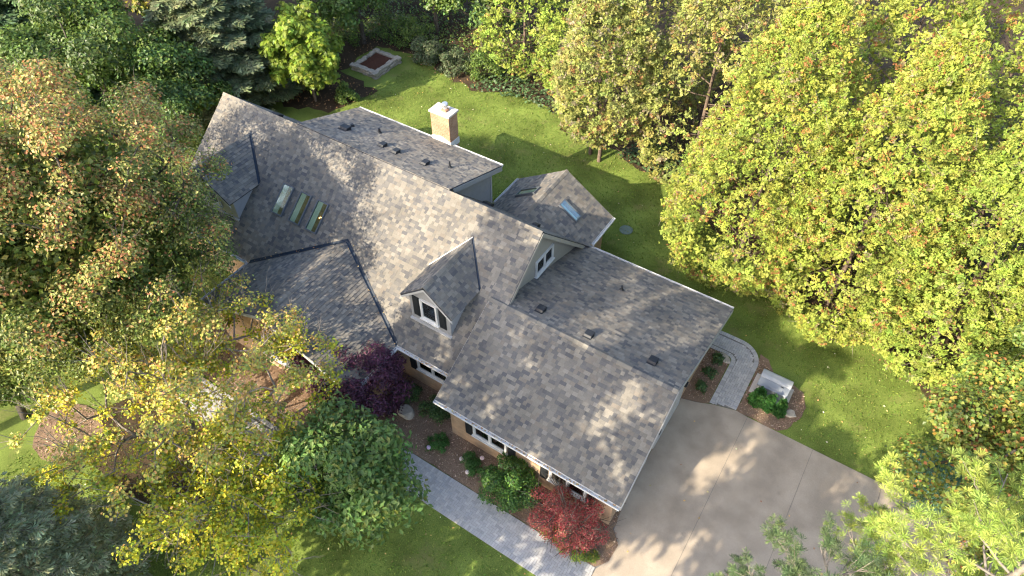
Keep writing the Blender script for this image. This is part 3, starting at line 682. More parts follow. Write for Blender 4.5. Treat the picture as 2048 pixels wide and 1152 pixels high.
# ------------------------------------------------------------------ vegetation helpers
LEAF_GAIN = 1.55
def unit(r, n):
    return nrm(r.normal(size=(n, 3)))
def leafquads(P, D, N, L, W, fold=0.12):
    """diamond leaves: base P, axis D, normal N"""
    D = nrm(D); Sd = nrm(np.cross(D, N)); N = np.cross(Sd, D); L = np.asarray(L)[:, None]; W = np.asarray(W)[:, None]
    v = np.empty((len(P), 4, 3), np.float32)
    v[:, 0] = P; v[:, 1] = P + D * L * .5 + Sd * W * .5 + N * W * fold; v[:, 2] = P + D * L; v[:, 3] = P + D * L * .5 - Sd * W * .5 + N * W * fold
    return v
def leaftris(P, D, N, L, W):
    D = nrm(D); Sd = nrm(np.cross(D, N)); L = np.asarray(L)[:, None]; W = np.asarray(W)[:, None]
    v = np.empty((len(P), 3, 3), np.float32); v[:, 0] = P; v[:, 1] = P + D * L * .8 + Sd * W * .5; v[:, 2] = P + D * L - Sd * W * .5
    return v
def pal_pick(r, n, pal, wts=None, jit=0.18):
    pal = A(pal, float); c = pal[r.choice(len(pal), n, p=wts)]
    return np.clip(c * LEAF_GAIN * (1 + r.normal(0, jit, (n, 1))) * (1 + r.normal(0, .06, (n, 3))), .004, .8)
def crown_mesh(name, V, C, m, parent):
    V = np.concatenate(V); C = np.concatenate(C); n = len(V); k = V.shape[1]
    return link(name, mesh_np(name, V.reshape(-1, 3), [np.arange(k * n, dtype=np.int32).reshape(n, k)], [C]), m, parent)
def tubes(name, segs, m, parent, k=5):
    """segs (n,8): p0 p1 r0 r1"""
    S = np.asarray(segs, float); p0, p1, r0, r1 = S[:, :3], S[:, 3:6], S[:, 6], S[:, 7]; d = nrm(p1 - p0)
    a = nrm(np.cross(d, np.where(np.abs(d[:, 2:3]) > .9, A([[1., 0, 0]]), A([[0, 0, 1.]])))); b = np.cross(d, a)
    t = np.linspace(0, 2 * math.pi, k, endpoint=False); ring = a[:, None] * np.cos(t)[None, :, None] + b[:, None] * np.sin(t)[None, :, None]
    v = np.concatenate([p0[:, None] + ring * r0[:, None, None], p1[:, None] + ring * r1[:, None, None]], 1); n = len(S)
    base = (np.arange(n) * 2 * k)[:, None, None]; i = np.arange(k); q = np.stack([i, (i + 1) % k, k + (i + 1) % k, k + i], 1)[None]
    f = (base + q).reshape(-1, 4)
    return link(name, mesh_np(name, v.reshape(-1, 3), [f], None, True), m, parent)
def limb(r, p0, p1, r0, r1, n=4, bend=.12, sag=0.0):
    p0, p1 = A(p0, float), A(p1, float); L_ = np.linalg.norm(p1 - p0); t = np.linspace(0, 1, n + 1)[:, None]
    off = r.normal(0, bend * L_, 3); P = p0 + (p1 - p0) * t + off * (t * (1 - t)) + A([0, 0, sag * L_]) * (t * (1 - t)) + r.normal(0, bend * .12 * L_, (n + 1, 3)) * (t * (1 - t) * 4)
    R_ = r0 + (r1 - r0) * t[:, 0]
    return [np.concatenate([P[i], P[i + 1], [R_[i], R_[i + 1]]]) for i in range(n)], P
def fib(n, r):
    i = np.arange(n) + .5; ph = np.arccos(1 - 2 * i / n); th = math.pi * (1 + 5 ** .5) * i
    v = np.stack([np.cos(th) * np.sin(ph), np.sin(th) * np.sin(ph), np.cos(ph)], 1)
    return nrm(v + r.normal(0, .15, (n, 3)))
def lumps_for(r, c, rad, n, ls, zmin=-.55, inner=.35):
    d = fib(n, r); d = d[d[:, 2] > zmin]; k = len(d)
    fr = r.uniform(.62, 1.0, k) * np.where(r.random(k) < inner, r.uniform(.3, .8, k), 1)
    ctr = A(c) + d * A(rad) * fr[:, None]; lr = ls * r.uniform(.65, 1.25, (k, 1)) * A([[1, 1, .7]])
    return ctr, lr
def broadleaf(name, label, base, c, rad, seed, n_leaf, leaf, pal, wts, n_lump=60, ls=1.1, trunk_r=.2, group=None, top_pal=None, twigs=0, wid=.62, bark='bark', zmin=-.55, mat='leaf', fan=False, jit=.18, rho_s=.22, stems=1, lumps=None, cat='tree', core=0, top_at=.5):
    r = np.random.default_rng(seed); t = thing(name, label, cat, tuple(base), group); c = A(c, float); rad = A(rad, float)
    ctr, lr = lumps_for(r, c, rad, n_lump, ls, zmin) if lumps is None else lumps
    segs = []; b = A(base, float)
    fork = b + (c - A([0, 0, rad[2] * .35]) - b) * .55
    pos, par, plen = [], [], []
    for sgm in range(stems):
        bb = b + (r.normal(0, .15, 3) * A([1, 1, 0]) if stems > 1 else 0); bb[2] = -.15
        tip = fork + r.normal(0, .45 * (stems > 1) + .05, 3); pv = -1
        for q in range(5):
            pos.append(bb + (tip - bb) * q / 4 + r.normal(0, .04, 3) * (0 < q)); par.append(pv); plen.append(0.0); pv = len(pos) - 1
    for q in np.argsort(np.linalg.norm(ctr - fork, axis=1)):
        pa = A(pos); d = np.linalg.norm(pa - ctr[q], axis=1) + .25 * A(plen) + 50 * (A(par) < 0) + .6 * np.maximum(0, pa[:, 2] - ctr[q][2]); k = int(np.argmin(d)); p0 = pa[k]; L_ = np.linalg.norm(ctr[q] - p0); m_ = max(1, int(L_ / .55)); pv = k
        bend = r.normal(0, .12 * L_, 3) + A([0, 0, .1 * L_])
        for i_ in range(1, m_ + 1):
            f = i_ / m_; pos.append(p0 + (ctr[q] - p0) * f + bend * f * (1 - f) * 2 + r.normal(0, .03 * L_ / m_, 3)); par.append(pv); plen.append(plen[k] + L_ * f); pv = len(pos) - 1
    cnt = np.ones(len(pos))
    for q in range(len(pos) - 1, -1, -1):
        if par[q] >= 0: cnt[par[q]] += cnt[q]
    rr_ = trunk_r * 1.1 * (cnt / cnt.max()) ** .45 + .004
    segs = [np.concatenate([pos[par[q]], pos[q], [max(rr_[q], min(rr_[par[q]], rr_[q] * 1.5)), rr_[q]]]) for q in range(len(pos)) if par[q] >= 0]
    for q in range(0, len(ctr), 2):
        s3, _p = limb(r, ctr[q], ctr[q] + unit(r, 1)[0] * lr[q] * .9, .012, .004, 2, .15); segs += s3
    tubes('trunk', segs, MAT[bark], t, 5)
    if twigs:
        segs = []
        for _ in range(twigs):
            q = r.integers(len(ctr)); d = nrm(unit(r, 1)[0] + nrm(ctr[q] - c) * .9 + A([0, 0, .9])); p = ctr[q] + d * lr[q] * .6
            s3, Pq = limb(r, p, p + d * r.uniform(.5, 1.3), .014, .004, 3, .12); segs += s3
            s4, _p = limb(r, Pq[1], Pq[1] + nrm(d + unit(r, 1)[0] * .7) * r.uniform(.25, .6), .008, .003, 2, .1); segs += s4
        tubes('twigs', segs, MAT[bark], t, 4)['kind'] = 'stuff'
    area = (lr[:, 0] * lr[:, 1]); q = r.choice(len(ctr), n_leaf, p=area / area.sum())
    out = nrm(ctr[q] - c); d = nrm(unit(r, n_leaf) + out * .45 + A([0, 0, .25])); rho = np.clip(1 - np.abs(r.normal(0, rho_s, n_leaf)), .15, 1.15)
    P = ctr[q] + d * lr[q] * rho[:, None] + r.normal(0, leaf * .5, (n_leaf, 3))
    N = nrm(d * .7 + A([0, 0, .55]) + unit(r, n_leaf) * .55); D = nrm(np.cross(N, unit(r, n_leaf)) + A([0, 0, -.25]))
    pal_ = A(pal, float); lb = r.normal(0, .15, (len(ctr), 1)); col = pal_pick(r, n_leaf, pal, wts, jit) * (1 + lb[q])
    if top_pal is not None:                      # the top of the tree has turned
        hgt = np.clip((P[:, 2] - (c[2] - rad[2] * .35)) / (rad[2] * 1.25), 0, 1) + r.normal(0, .14, n_leaf) + lb[q][:, 0]
        tc = pal_pick(r, n_leaf, top_pal, None, jit); col = np.where((hgt > top_at)[:, None], tc, col)
    if fan:                                      # compound leaves: fans of leaflets
        V, C = [], []; ax = D; Sd = nrm(np.cross(ax, N))
        for a in np.linspace(-1, 1, 5):
            V.append(leafquads(P + ax * leaf * .25 * (1 - abs(a)), ax * math.cos(a) + Sd * math.sin(a), N, leaf * (1 - .25 * abs(a)) * r.uniform(.8, 1.1, n_leaf), np.full(n_leaf, leaf * .3))); C.append(col)
    else:
        L_ = leaf * r.uniform(.75, 1.3, n_leaf); V, C = [leafquads(P, D, N, L_, L_ * wid)], [col]
        if core:                                 # foliage deep inside the crown
            Pc = c + unit(r, core) * rad * (r.uniform(.25, .70, (core, 1))); Lc = r.uniform(.22, .33, core)
            V.append(leafquads(Pc, unit(r, core), unit(r, core), Lc, Lc * .7)); C.append(pal_pick(r, core, pal, wts, .15))
    crown_mesh('crown', V, C, MAT[mat], t)
    return t
def fans(r, P, Ax, Nn, L, k, spread, wfac, col):
    V, C = [], []; Ax = nrm(Ax); Sd = nrm(np.cross(Ax, Nn)); n = len(P)
    for j, a in enumerate(np.linspace(-spread, spread, k)):
        aa = a + r.normal(0, .12, n); dirn = Ax * np.cos(aa)[:, None] + Sd * np.sin(aa)[:, None]
        ll = L * (1 - .3 * abs(a) / max(spread, .01)) * r.uniform(.8, 1.15, n)
        V.append(leaftris(P + r.normal(0, .02, (n, 3)), dirn + A([0, 0, -.12]), Nn + unit(r, n) * .35, ll, ll * wfac)); C.append(np.clip(col * (1 + r.normal(0, .08, (n, 1))), .004, .8))
    return V, C
def cedar(name, label, base, h, R_, seed, dens=11, z0=.5, pal=None, wts=None, trunks=((0, 0),), group=None, leafL=.14, sky_twigs=60, flat=1.0, cat='tree', zpow=.62):
    r = np.random.default_rng(seed); t = thing(name, label, cat, tuple(base), group); b = A(base, float)
    pal = pal or [(.17, .19, .030), (.125, .155, .028), (.21, .215, .04), (.27, .11, .035), (.16, .12, .06)]; wts = wts or [.36, .3, .24, .055, .045]
    prof = lambda u: R_ * np.minimum(1.12 * np.clip(1 - u, 0, 1) ** zpow, 1) * np.minimum(1, .62 + 1.7 * u)
    nt_ = int(2 * math.pi * R_ * .8 * (h - z0) * dens * .62); k_ = 15
    u = r.random(nt_) ** 1.05; th = r.uniform(0, 2 * math.pi, nt_)
    nb = int(26 * R_); bth, bu, ba = r.uniform(0, 2 * math.pi, nb), r.random(nb), r.normal(0, .4, nb) * min(1, R_ / 3)
    bump = np.zeros(nt_)
    for j in range(nb):
        dth = np.angle(np.exp(1j * (th - bth[j]))) * R_; dz = (u - bu[j]) * (h - z0); bump += ba[j] * np.exp(-(dth ** 2 + dz ** 2) / (2 * .75 ** 2))
    deep = np.abs(r.normal(0, .2, nt_)) * min(1, R_ / 3); surf = prof(u) + bump
    rr = np.maximum(prof(u) + bump - deep, .05)
    O = np.stack([np.cos(th), np.sin(th), np.zeros(nt_)], 1)
    away = O @ nrm(A([-b[0], -b[1], 0.]) + 1e-6) < -.25; kp = ~away | (r.random(nt_) < .25)     # thinner on the side hidden from the garden
    O, u, rr, surf = O[kp], u[kp], rr[kp], surf[kp]; nt_ = len(u); P = b + O * rr[:, None]; P[:, 2] = z0 + u * (h - z0) + r.normal(0, .1, nt_) * min(1, R_)
    ki = 8 if R_ > 2 else 3; ni = nt_ * ki; rin = np.repeat(surf, ki) * 1.0 - r.uniform(.25, 1.25, ni) * min(1, R_ / 3); Pi = b + np.repeat(O, ki, 0) * np.maximum(rin, .02)[:, None]
    Pi[:, 2] = np.repeat(P[:, 2], ki); Pi += r.normal(0, .22 * min(1, R_ / 3), (ni, 3)); Li = min(leafL, .105) * r.uniform(1.5, 2.4, ni)
    Vin = leaftris(Pi, unit(r, ni), unit(r, ni), Li, Li * .8); Cin = pal_pick(r, ni, pal[:2], None, .15)
    w3 = A(wts[:3]) / sum(wts[:3]) if len(wts) > 3 else wts
    col = np.repeat(pal_pick(r, nt_, pal[:3], w3, .16) * (1.2 if R_ > 2 else 1), k_, 0); P = np.repeat(P, k_, 0); O = np.repeat(O, k_, 0); u = np.repeat(u, k_)
    n = nt_ * k_; off = unit(r, n); P = P + off * (leafL * .7 + .06 * min(1, R_)) * r.uniform(.4, 1.7, (n, 1)) * A([1, 1, .8]); col = np.clip(col * (1 + r.normal(0, .1, (n, 1))), .004, .8)
    if len(pal) > 3:                             # rusty and faded sprays gather in some tufts
        rust = (np.repeat(r.random(nt_) < wts[3] * 4.5, k_)) & (r.random(n) < .4); col[rust] = pal_pick(r, int(rust.sum()), pal[3:4], None, .2)
        fade = (np.repeat(r.random(nt_) < wts[4] * 4, k_)) & (r.random(n) < .4); col[fade] = pal_pick(r, int(fade.sum()), pal[4:5], None, .2)
    slope = A([0, 0, 1.]) * (.25 + .75 * u[:, None]); Ax = nrm(O * .5 + slope * .45 + off * .7 + unit(r, n) * .35); Nn = nrm(O * .5 + A([0, 0, .6]) + off * .3 + unit(r, n) * .45)
    V, C = fans(r, P - Ax * leafL * .35, Ax, Nn, np.full(n, leafL) * r.uniform(.75, 1.25, n), 4, .9, .72, col)
    crown_mesh('crown', V + [Vin], C + [Cin], MAT['needle'], t)
    segs = []
    for dx, dy in trunks:
        s_, P_ = limb(r, b + A([dx, dy, -.15]), b + A([dx * .3, dy * .3, h * .86]), .03 * R_ + .03, .02, 6, .015); segs += s_
        for k in range(int(7 * R_)):
            zz = r.uniform(.12, .85); a = r.uniform(0, 2 * math.pi); q = P_[0] + (P_[-1] - P_[0]) * zz; e = q + A([math.cos(a), math.sin(a), .25]) * prof(np.clip((zz * h * .86 - z0) / (h - z0), 0, 1)) * .9
            s2, _ = limb(r, q, e, .035, .01, 4, .06, -.1); segs += s2
    tubes('trunk', segs, MAT['bark_red'], t, 5); segs = []
    for k in range(sky_twigs):
        j = r.integers(n); d = nrm(Ax[j] + unit(r, 1)[0] * .8); s2, _ = limb(r, P[j] - d * .1, P[j] + d * r.uniform(.25, .7), .012, .004, 2, .1); segs += s2
    if segs: tubes('twigs', segs, MAT['bark_pale'], t, 4)['kind'] = 'stuff'
    return t
def spruce(name, label, base, h, R_, seed, pal, nbr=190, group=None, z0=.6, L=.3):
    r = np.random.default_rng(seed); t = thing(name, label, 'tree', tuple(base), group); b = A(base, float); segs, V, C = [], [], []
    s_, P_ = limb(r, b - A([0, 0, .15]), b + A([0, 0, h]), .03 * h ** .9, .015, 8, .006); segs += s_
    Ps, As, Ns = [], [], []
    for k in range(nbr):
        u = (k + r.random()) / nbr; u = u ** .85; z = z0 + u * (h - z0) * .98; ln = R_ * (1 - u) ** .8 * r.uniform(.8, 1.1) + .25; a = k * 2.39996 + r.normal(0, .2)
        o = A([math.cos(a), math.sin(a), 0]); p0 = b + A([0, 0, z]); p1 = p0 + o * ln + A([0, 0, -.12 * ln + .1 * u]); s2, Pb = limb(r, p0, p1, .03, .006, 5, .04, -.25); segs += s2
        m = int(ln / .13) + 2; tt = np.linspace(.15, 1.0, m); sd = np.cross(o, [0, 0, 1.])
        Q = np.stack([np.interp(tt, np.linspace(0, 1, 6), Pb[:, i]) for i in range(3)], 1)
        for sg in (-1, 1):
            tl = (1 - tt) * ln * .36 + .16
            for f in (.15, .55, .95):
                Ps.append(Q + (sd * sg + o * .65) * (tl * f)[:, None] + A([0, 0, -.16]) * (tl * f)[:, None] + r.normal(0, .03, (m, 3))); As.append(np.tile(sd * sg * .8 + o * .8 + A([0, 0, -.15]), (m, 1)) + r.normal(0, .25, (m, 3))); Ns.append(np.tile([0, 0, 1.], (m, 1)) + r.normal(0, .3, (m, 3)))
        Ps.append(Q); As.append(np.tile(o, (m, 1)) + r.normal(0, .2, (m, 3))); Ns.append(np.tile([0, 0, 1.], (m, 1)) + r.normal(0, .3, (m, 3)))
    P, Ax, Nn = map(np.concatenate, (Ps, As, Ns)); n = len(P); col = pal_pick(r, n, pal, None, .2)
    V, C = fans(r, P, Ax, Nn, np.full(n, L) * r.uniform(.8, 1.2, n), 4, .6, .27, col)
    crown_mesh('crown', V, C, MAT['needle'], t); tubes('trunk', segs, MAT['bark'], t, 5)
    return t
def pine(name, label, base, h, R_, seed, ntuft, pal, z0f=.45, group=None, L=.145, kn=42, nb=46, lean=(0, 0)):
    r = np.random.default_rng(seed); t = thing(name, label, 'tree', tuple(base), group); b = A(base, float); segs = []
    s_, P_ = limb(r, b - A([0, 0, .15]), b + A([lean[0], lean[1], h]), .02 * h, .03, 8, .01); segs += s_
    T, Dn = [], []
    for k in range(nb):
        u = z0f + (1 - z0f) * ((k + r.random()) / nb); a = k * 2.39996 + r.normal(0, .3); v = (u - z0f) / (1 - z0f); ln = R_ * (1 - v ** 1.4) ** .7 * r.uniform(.7, 1.1) + .3
        p0 = P_[0] + (P_[-1] - P_[0]) * u; o = A([math.cos(a), math.sin(a), .22 + .5 * v]); s2, Pb = limb(r, p0, p0 + o * ln, .03, .008, 5, .08, -.1); segs += s2
        for j in range(int(4 + ln * 4)):
            f = r.uniform(.35, 1); q = A([np.interp(f, np.linspace(0, 1, 6), Pb[:, i]) for i in range(3)]); d = nrm(o + unit(r, 1)[0] * .9 + A([0, 0, .35])); l2 = r.uniform(.3, .85) * (1.15 - f * .45)
            s3, Pq = limb(r, q, q + d * l2, .009, .004, 3, .1, -.1); segs += s3
            for w_ in (.62, .82, 1.0):
                T.append(q + d * l2 * w_ + r.normal(0, .05, 3)); Dn.append(nrm(d + A([0, 0, .5]) + unit(r, 1)[0] * .35))
                if r.random() < .35: T.append(q + d * l2 * w_ + unit(r, 1)[0] * .16); Dn.append(nrm(d + unit(r, 1)[0] * .8 + A([0, 0, .4])))
    T, Dn = A(T), A(Dn); n = len(T); col = pal_pick(r, n, pal, None, .14); V, C = [], []
    for j in range(kn):
        dd = nrm(Dn * .75 + unit(r, n)); V.append(leaftris(T, dd, unit(r, n), L * r.uniform(.8, 1.15, n), np.full(n, .0125))); C.append(np.clip(col * (1 + r.normal(0, .12, (n, 1))), .004, .8))
    crown_mesh('crown', V, C, MAT['needle'], t); tubes('trunk', segs, MAT['bark_pale'], t, 5)
    return t

# ------------------------------------------------------------------ trees
GREEN = [(.075, .118, .022), (.098, .145, .026), (.055, .092, .02)]
DKGREEN = [(.04, .078, .02), (.055, .10, .024), (.032, .064, .018)]
BRIGHT = [(.135, .185, .02), (.10, .155, .018), (.165, .205, .025)]
TAN = [(.27, .23, .07), (.20, .18, .045), (.30, .14, .05), (.13, .15, .03), (.34, .30, .10), (.28, .12, .05), (.15, .165, .035)]
broadleaf('autumn_tree', 'huge rounded tree turning tan and orange, leaning over the left roof end', (-26.0, 6.0, 0), (-24.8, 6.7, 7.0), (6.3, 6.1, 6.4), 101, 140000, .12,
          [(.105, .14, .026), (.145, .17, .036), (.075, .105, .02), (.22, .21, .05)], [.34, .28, .2, .18], 440, .9, .26, top_pal=TAN, twigs=340, wid=.6, jit=.3, rho_s=.4, core=20000, top_at=.47)
broadleaf('green_tree', 'green leafy tree at the left picture edge below the tan autumn tree', (-25.6, 1.6, 0), (-25.2, 2.4, 5.0), (3.6, 3.2, 3.8), 109, 24000, .15,
          [(.075, .115, .022), (.11, .15, .035), (.055, .09, .018), (.15, .16, .04)], None, 70, .95, .14, twigs=40)
ry_ = np.random.default_rng(1020); yc, yr = A([-17.0, 4.9, 4.1]), A([5.7, 5.3, 3.2])
yl_c, yl_r = lumps_for(ry_, yc, yr, 420, .46, -.45, .45)
gapf = np.sin(yl_c[:, 0] * 1.7 + 1.0) + np.sin(yl_c[:, 1] * 1.9 + yl_c[:, 2]) + np.sin((yl_c[:, 0] + yl_c[:, 1]) * 1.1 + 2)
kp_ = gapf + ry_.normal(0, .5, len(gapf)) > -.75 - .5 * (yl_c[:, 1] > 6.0)
yl2 = lumps_for(ry_, A([-13.7, 3.5, 2.9]), A([3.3, 2.7, 1.6]), 130, .46, -.3, .4)
yl_c = np.concatenate([yl_c[kp_], yl2[0]]); yl_r = np.concatenate([yl_r[kp_], yl2[1]]); kp_ = np.ones(len(yl_c), bool)
broadleaf('yellow_tree', 'sparse spreading tree with yellow leaves and bare grey branches before the front wing', (-18.0, 5.2, 0), yc, yr, 102, 40000, .11,
          [(.44, .39, .028), (.34, .35, .03), (.24, .29, .03), (.50, .37, .03), (.15, .2, .028)], [.30, .28, .22, .1, .10], 0, .44, .12, twigs=760, wid=.85, bark='bark_pale', stems=4, rho_s=.5, lumps=(yl_c[kp_], yl_r[kp_] * A([[1.15, 1.15, .75]])), top_pal=[(.40, .34, .07), (.29, .29, .065), (.40, .25, .08), (.2, .23, .055)])
spruce('blue_spruce', 'blue green spruce cut off by the lower left corner', (-17.6, -1.9, 0), 8.5, 3.3, 103, [(.18, .195, .105), (.22, .235, .13), (.14, .155, .082)], 180, L=.23)
broadleaf('large_leaf_shrub', 'large leaved green shrub beside the paved path, dark and full', (-11.8, 6.3, 0), (-11.35, 6.45, 2.5), (2.25, 2.2, 2.1), 104, 11000, .22,
          [(.085, .14, .032), (.11, .17, .04), (.06, .105, .025), (.13, .15, .03)], [.36, .3, .22, .12], 46, .85, .09, stems=3, wid=.5, zmin=-.8, cat='shrub')
broadleaf('purple_maple', 'dark purple lace leaf maple against the front wing', (-14.4, 9.9, 0), (-14.3, 9.85, 2.0), (2.5, 1.85, 1.35), 105, 20000, .15,
          [(.055, .016, .030), (.075, .022, .042), (.035, .012, .022), (.085, .03, .05)], None, 50, .62, .08, stems=3, wid=.34, zmin=-.7, fan=False, cat='shrub')
broadleaf('round_bush', 'rounded dark green bush under the garage window', (-6.6, 9.98, 0), (-6.6, 9.95, .85), (1.12, .92, .85), 106, 9000, .085,
          [(.03, .075, .014), (.045, .10, .018), (.10, .17, .02)], [.5, .38, .12], 40, .36, .05, stems=3, zmin=-.9, cat='bush')
broadleaf('red_bush', 'bush with crimson autumn leaves at the garage corner', (-4.0, 10.0, 0), (-4.0, 9.92, 1.0), (1.45, .95, .95), 107, 12000, .075,
          [(.28, .042, .045), (.22, .07, .055), (.33, .07, .06), (.15, .08, .05), (.32, .17, .11)], [.3, .25, .18, .17, .1], 46, .40, .05, stems=4, zmin=-.9, twigs=120, wid=.5, cat='bush')
broadleaf('low_hedge', 'low yellow green ground cover along the path below the red bush', (-3.6, 9.25, 0), (-3.7, 9.42, .18), (1.25, .22, .2), 108, 4500, .07, [(.12, .19, .02), (.08, .14, .02), (.20, .2, .03)], None, 36, .22, .02, zmin=-.3, cat='plant')
# small plants of the beds
for i, (x, y, lab) in enumerate(((-10.05, 10.0, 'small green flowering shrub in the mulch nearest the house corner'), (-8.45, 10.08, 'small green flowering shrub with three pink blooms beside the path'))):
    sh = broadleaf('flowering_shrub', lab, (x, y, 0), (x, y, .28), (.44, .4, .3), 120 + i, 2600, .06, [(.03, .085, .015), (.045, .11, .02)], None, 16, .16, .02, group='flowering shrubs in the front bed', zmin=-.6, cat='shrub')
    r = np.random.default_rng(130 + i)
    for (dx, dy, dz) in (((-.2, -.36, .4),) if i == 0 else ((-.42, -.12, .36), (.3, .3, .5), (.1, -.44, .32))):
        n = 160; d = unit(r, n); P = A([x + dx, y + dy, dz]) + d * .075; crown_mesh('bloom', [leafquads(P, np.cross(d, unit(r, n)), d, np.full(n, .05), np.full(n, .045))], [pal_pick(r, n, [(.50, .38, .62), (.58, .42, .6)] if i == 0 else [(.62, .42, .5), (.6, .45, .35)], None, .08)], MAT['petal'], sh)
for i, (x, y, rr, lab) in enumerate(((-11.1, 11.2, .62, 'spreading dark evergreen shrub tucked under the garage eave corner'), (-12.6, 11.3, .5, 'dark leafy shrub under the window by the purple maple'), (-12.9, 9.0, .4, 'small grassy green shrub between boulder and purple maple'))):
    broadleaf('bed_shrub', lab, (x, y, 0), (x, y, .35), (rr, rr * .8, .4), 140 + i, 3000, .07, DKGREEN, None, 18, .24, .02, zmin=-.6, cat='shrub')
for i, (x, y, lab) in enumerate(((-2.15, 20.3, 'sparse young plant by the flat pale stone in the side bed'), (-2.25, 19.4, 'sparse young plant in the middle of the side bed'), (-2.2, 18.55, 'bushy young plant at the driveway end of the side bed'))):
    broadleaf('young_plant', lab, (x, y, 0), (x, y, .2), (.26, .24, .2), 150 + i, 500, .08, [(.03, .065, .02), (.045, .085, .025)], None, 9, .11, .012, zmin=-.4, group='young plants in the side bed', cat='plant')
for i, (x, y, hh, lab) in enumerate(((.05, 19.15, .95, 'dwarf evergreen cone by the generator, closest to the paved path'), (.55, 19.1, .9, 'dwarf evergreen cone by the generator, middle one'), (1.02, 19.12, .92, 'dwarf evergreen cone by the generator, closest to the lawn'))):
    cedar('dwarf_evergreen', lab, (x, y, 0), hh, .235, 160 + i, 300, .03, [(.014, .048, .010), (.022, .066, .013), (.034, .08, .016)], [.4, .4, .2], leafL=.085, sky_twigs=0, group='dwarf evergreens by the generator', cat='shrub', zpow=1.0)

# cedar row on the right
CG = 'tall cedars along the right side of the lot'
WARM = ([(.168, .192, .032), (.132, .160, .029), (.205, .218, .042), (.215, .10, .036), (.17, .14, .08)], [.37, .29, .24, .055, .045])
DULL = ([(.168, .176, .046), (.132, .145, .040), (.20, .20, .058), (.20, .10, .045), (.17, .145, .09)], [.35, .29, .23, .04, .09])
LIME = ([(.158, .195, .034), (.124, .164, .031), (.192, .222, .045), (.19, .10, .04), (.16, .145, .08)], [.39, .31, .24, .025, .035])
for i, (x, y, hh, R_, z0, pw, lab) in enumerate((
        (-3.7, 26.8, 14.5, 4.4, .3, WARM, 'tall cedar flecked with orange, standing right of the rear lawn behind the garage'),
        (1.0, 26.5, 14.0, 4.4, .3, WARM, 'tall orange flecked cedar behind the curved side path'),
        (5.6, 26.3, 14.0, 4.4, .4, LIME, 'tall lime green cedar behind the generator lawn'),
        (10.2, 25.7, 14.0, 4.5, .5, LIME, 'lime green cedar at the right picture edge'),
        (-8.7, 32.6, 14.0, 4.1, .3, DULL, 'dull olive cedar behind the rear lawn, left of the orange flecked ones'),
        (-4.4, 37.6, 15.5, 4.2, .5, DULL, 'cedar rising at the top edge behind the olive cedar'),
        (-.6, 32.6, 15.5, 4.6, .5, WARM, 'second row cedar at the top edge, right of centre'),
        (5.4, 32.2, 15.5, 4.6, .5, LIME, 'second row cedar near the top right corner'),
        (12.0, 31.8, 15.5, 4.8, .5, LIME, 'second row cedar in the top right corner'),
        (-8.8, 43.5, 16.0, 4.2, .5, DULL, 'far cedar at the top edge between the olive ones'),
        (4.2, 40.0, 17.0, 4.4, .5, WARM, 'far cedar behind the second row at the top right'),
        (14.6, 26.2, 15.0, 4.2, .5, LIME, 'cedar beyond the right picture edge'),
        (-12.8, 38.5, 14.5, 3.6, .5, DULL, 'shaded cedar behind the twin trunk cedar'),
        (-18.2, 36.4, 13.5, 3.7, .5, LIME, 'cedar behind the rear lawn, left of the twin trunk cedar'),
        (-22.6, 36.4, 12.5, 3.2, .5, LIME, 'yellow green cedar furthest left at the back of the lawn'))):
    cedar('cedar_tree', lab, (x, y, 0), hh, R_, 200 + i, 12.5 if y < 31 else 5.2, z0, pw[0], pw[1], group=CG, leafL=.095 if y < 31 else .14)
cedar('cedar_tree', 'cedar with two bare pale trunks standing at the edge of the rear lawn', (-13.9, 30.6, 0), 12.5, 3.5, 230, 12, 2.4, DULL[0], DULL[1], trunks=((-.45, .1), (.35, -.25)), group=CG)
# lower right: pine and maples
PINE = [(.20, .25, .05), (.24, .285, .062), (.16, .21, .045)]
pine('long_needle_pine', 'pine with bright long needle tufts at the lower right corner', (5.0, 8.4, 0), 14.6, 2.6, 301, 0, PINE, .55)
pine('long_needle_pine', 'darker pine tips rising over the driveway at the bottom edge', (2.8, 7.7, 0), 11.0, 1.7, 302, 0, [(.075, .105, .045), (.09, .125, .05), (.06, .09, .04)], .5, nb=30)
MP = [(.13, .17, .03), (.17, .19, .035), (.10, .15, .03), (.28, .20, .04), (.30, .12, .04)]
broadleaf('maple_tree', 'maple with a few orange leaves right of the drive at the picture edge', (8.3, 16.4, 0), (8.1, 16.2, 7.2), (3.3, 3.0, 3.6), 303, 38000, .125, MP, [.32, .28, .24, .1, .06], 60, .95, .16, wid=.8)
broadleaf('maple_tree', 'maple with yellow orange leaf tips in the lower right corner', (8.6, 11.6, 0), (8.2, 11.8, 8.0), (2.7, 2.6, 3.4), 304, 32000, .12, MP, [.25, .22, .28, .15, .1], 50, .9, .16, wid=.8)
broadleaf('maple_tree', 'green maple between the lime cedars and the lower right lawn', (9.8, 20.4, 0), (9.4, 20.6, 5.6), (3.1, 2.6, 4.2), 305, 34000, .125, [(.11, .16, .035), (.15, .19, .04), (.085, .13, .03)], None, 56, .9, .15, wid=.8)
broadleaf('juniper_bush', 'blue green juniper on the shaded lawn edge below the maples', (6.7, 18.6, 0), (6.8, 18.8, .9), (1.2, 1.1, .9), 306, 6000, .12, [(.05, .10, .06), (.065, .12, .075)], None, 26, .45, .05, zmin=-.8, wid=.3, cat='bush', mat='needle')

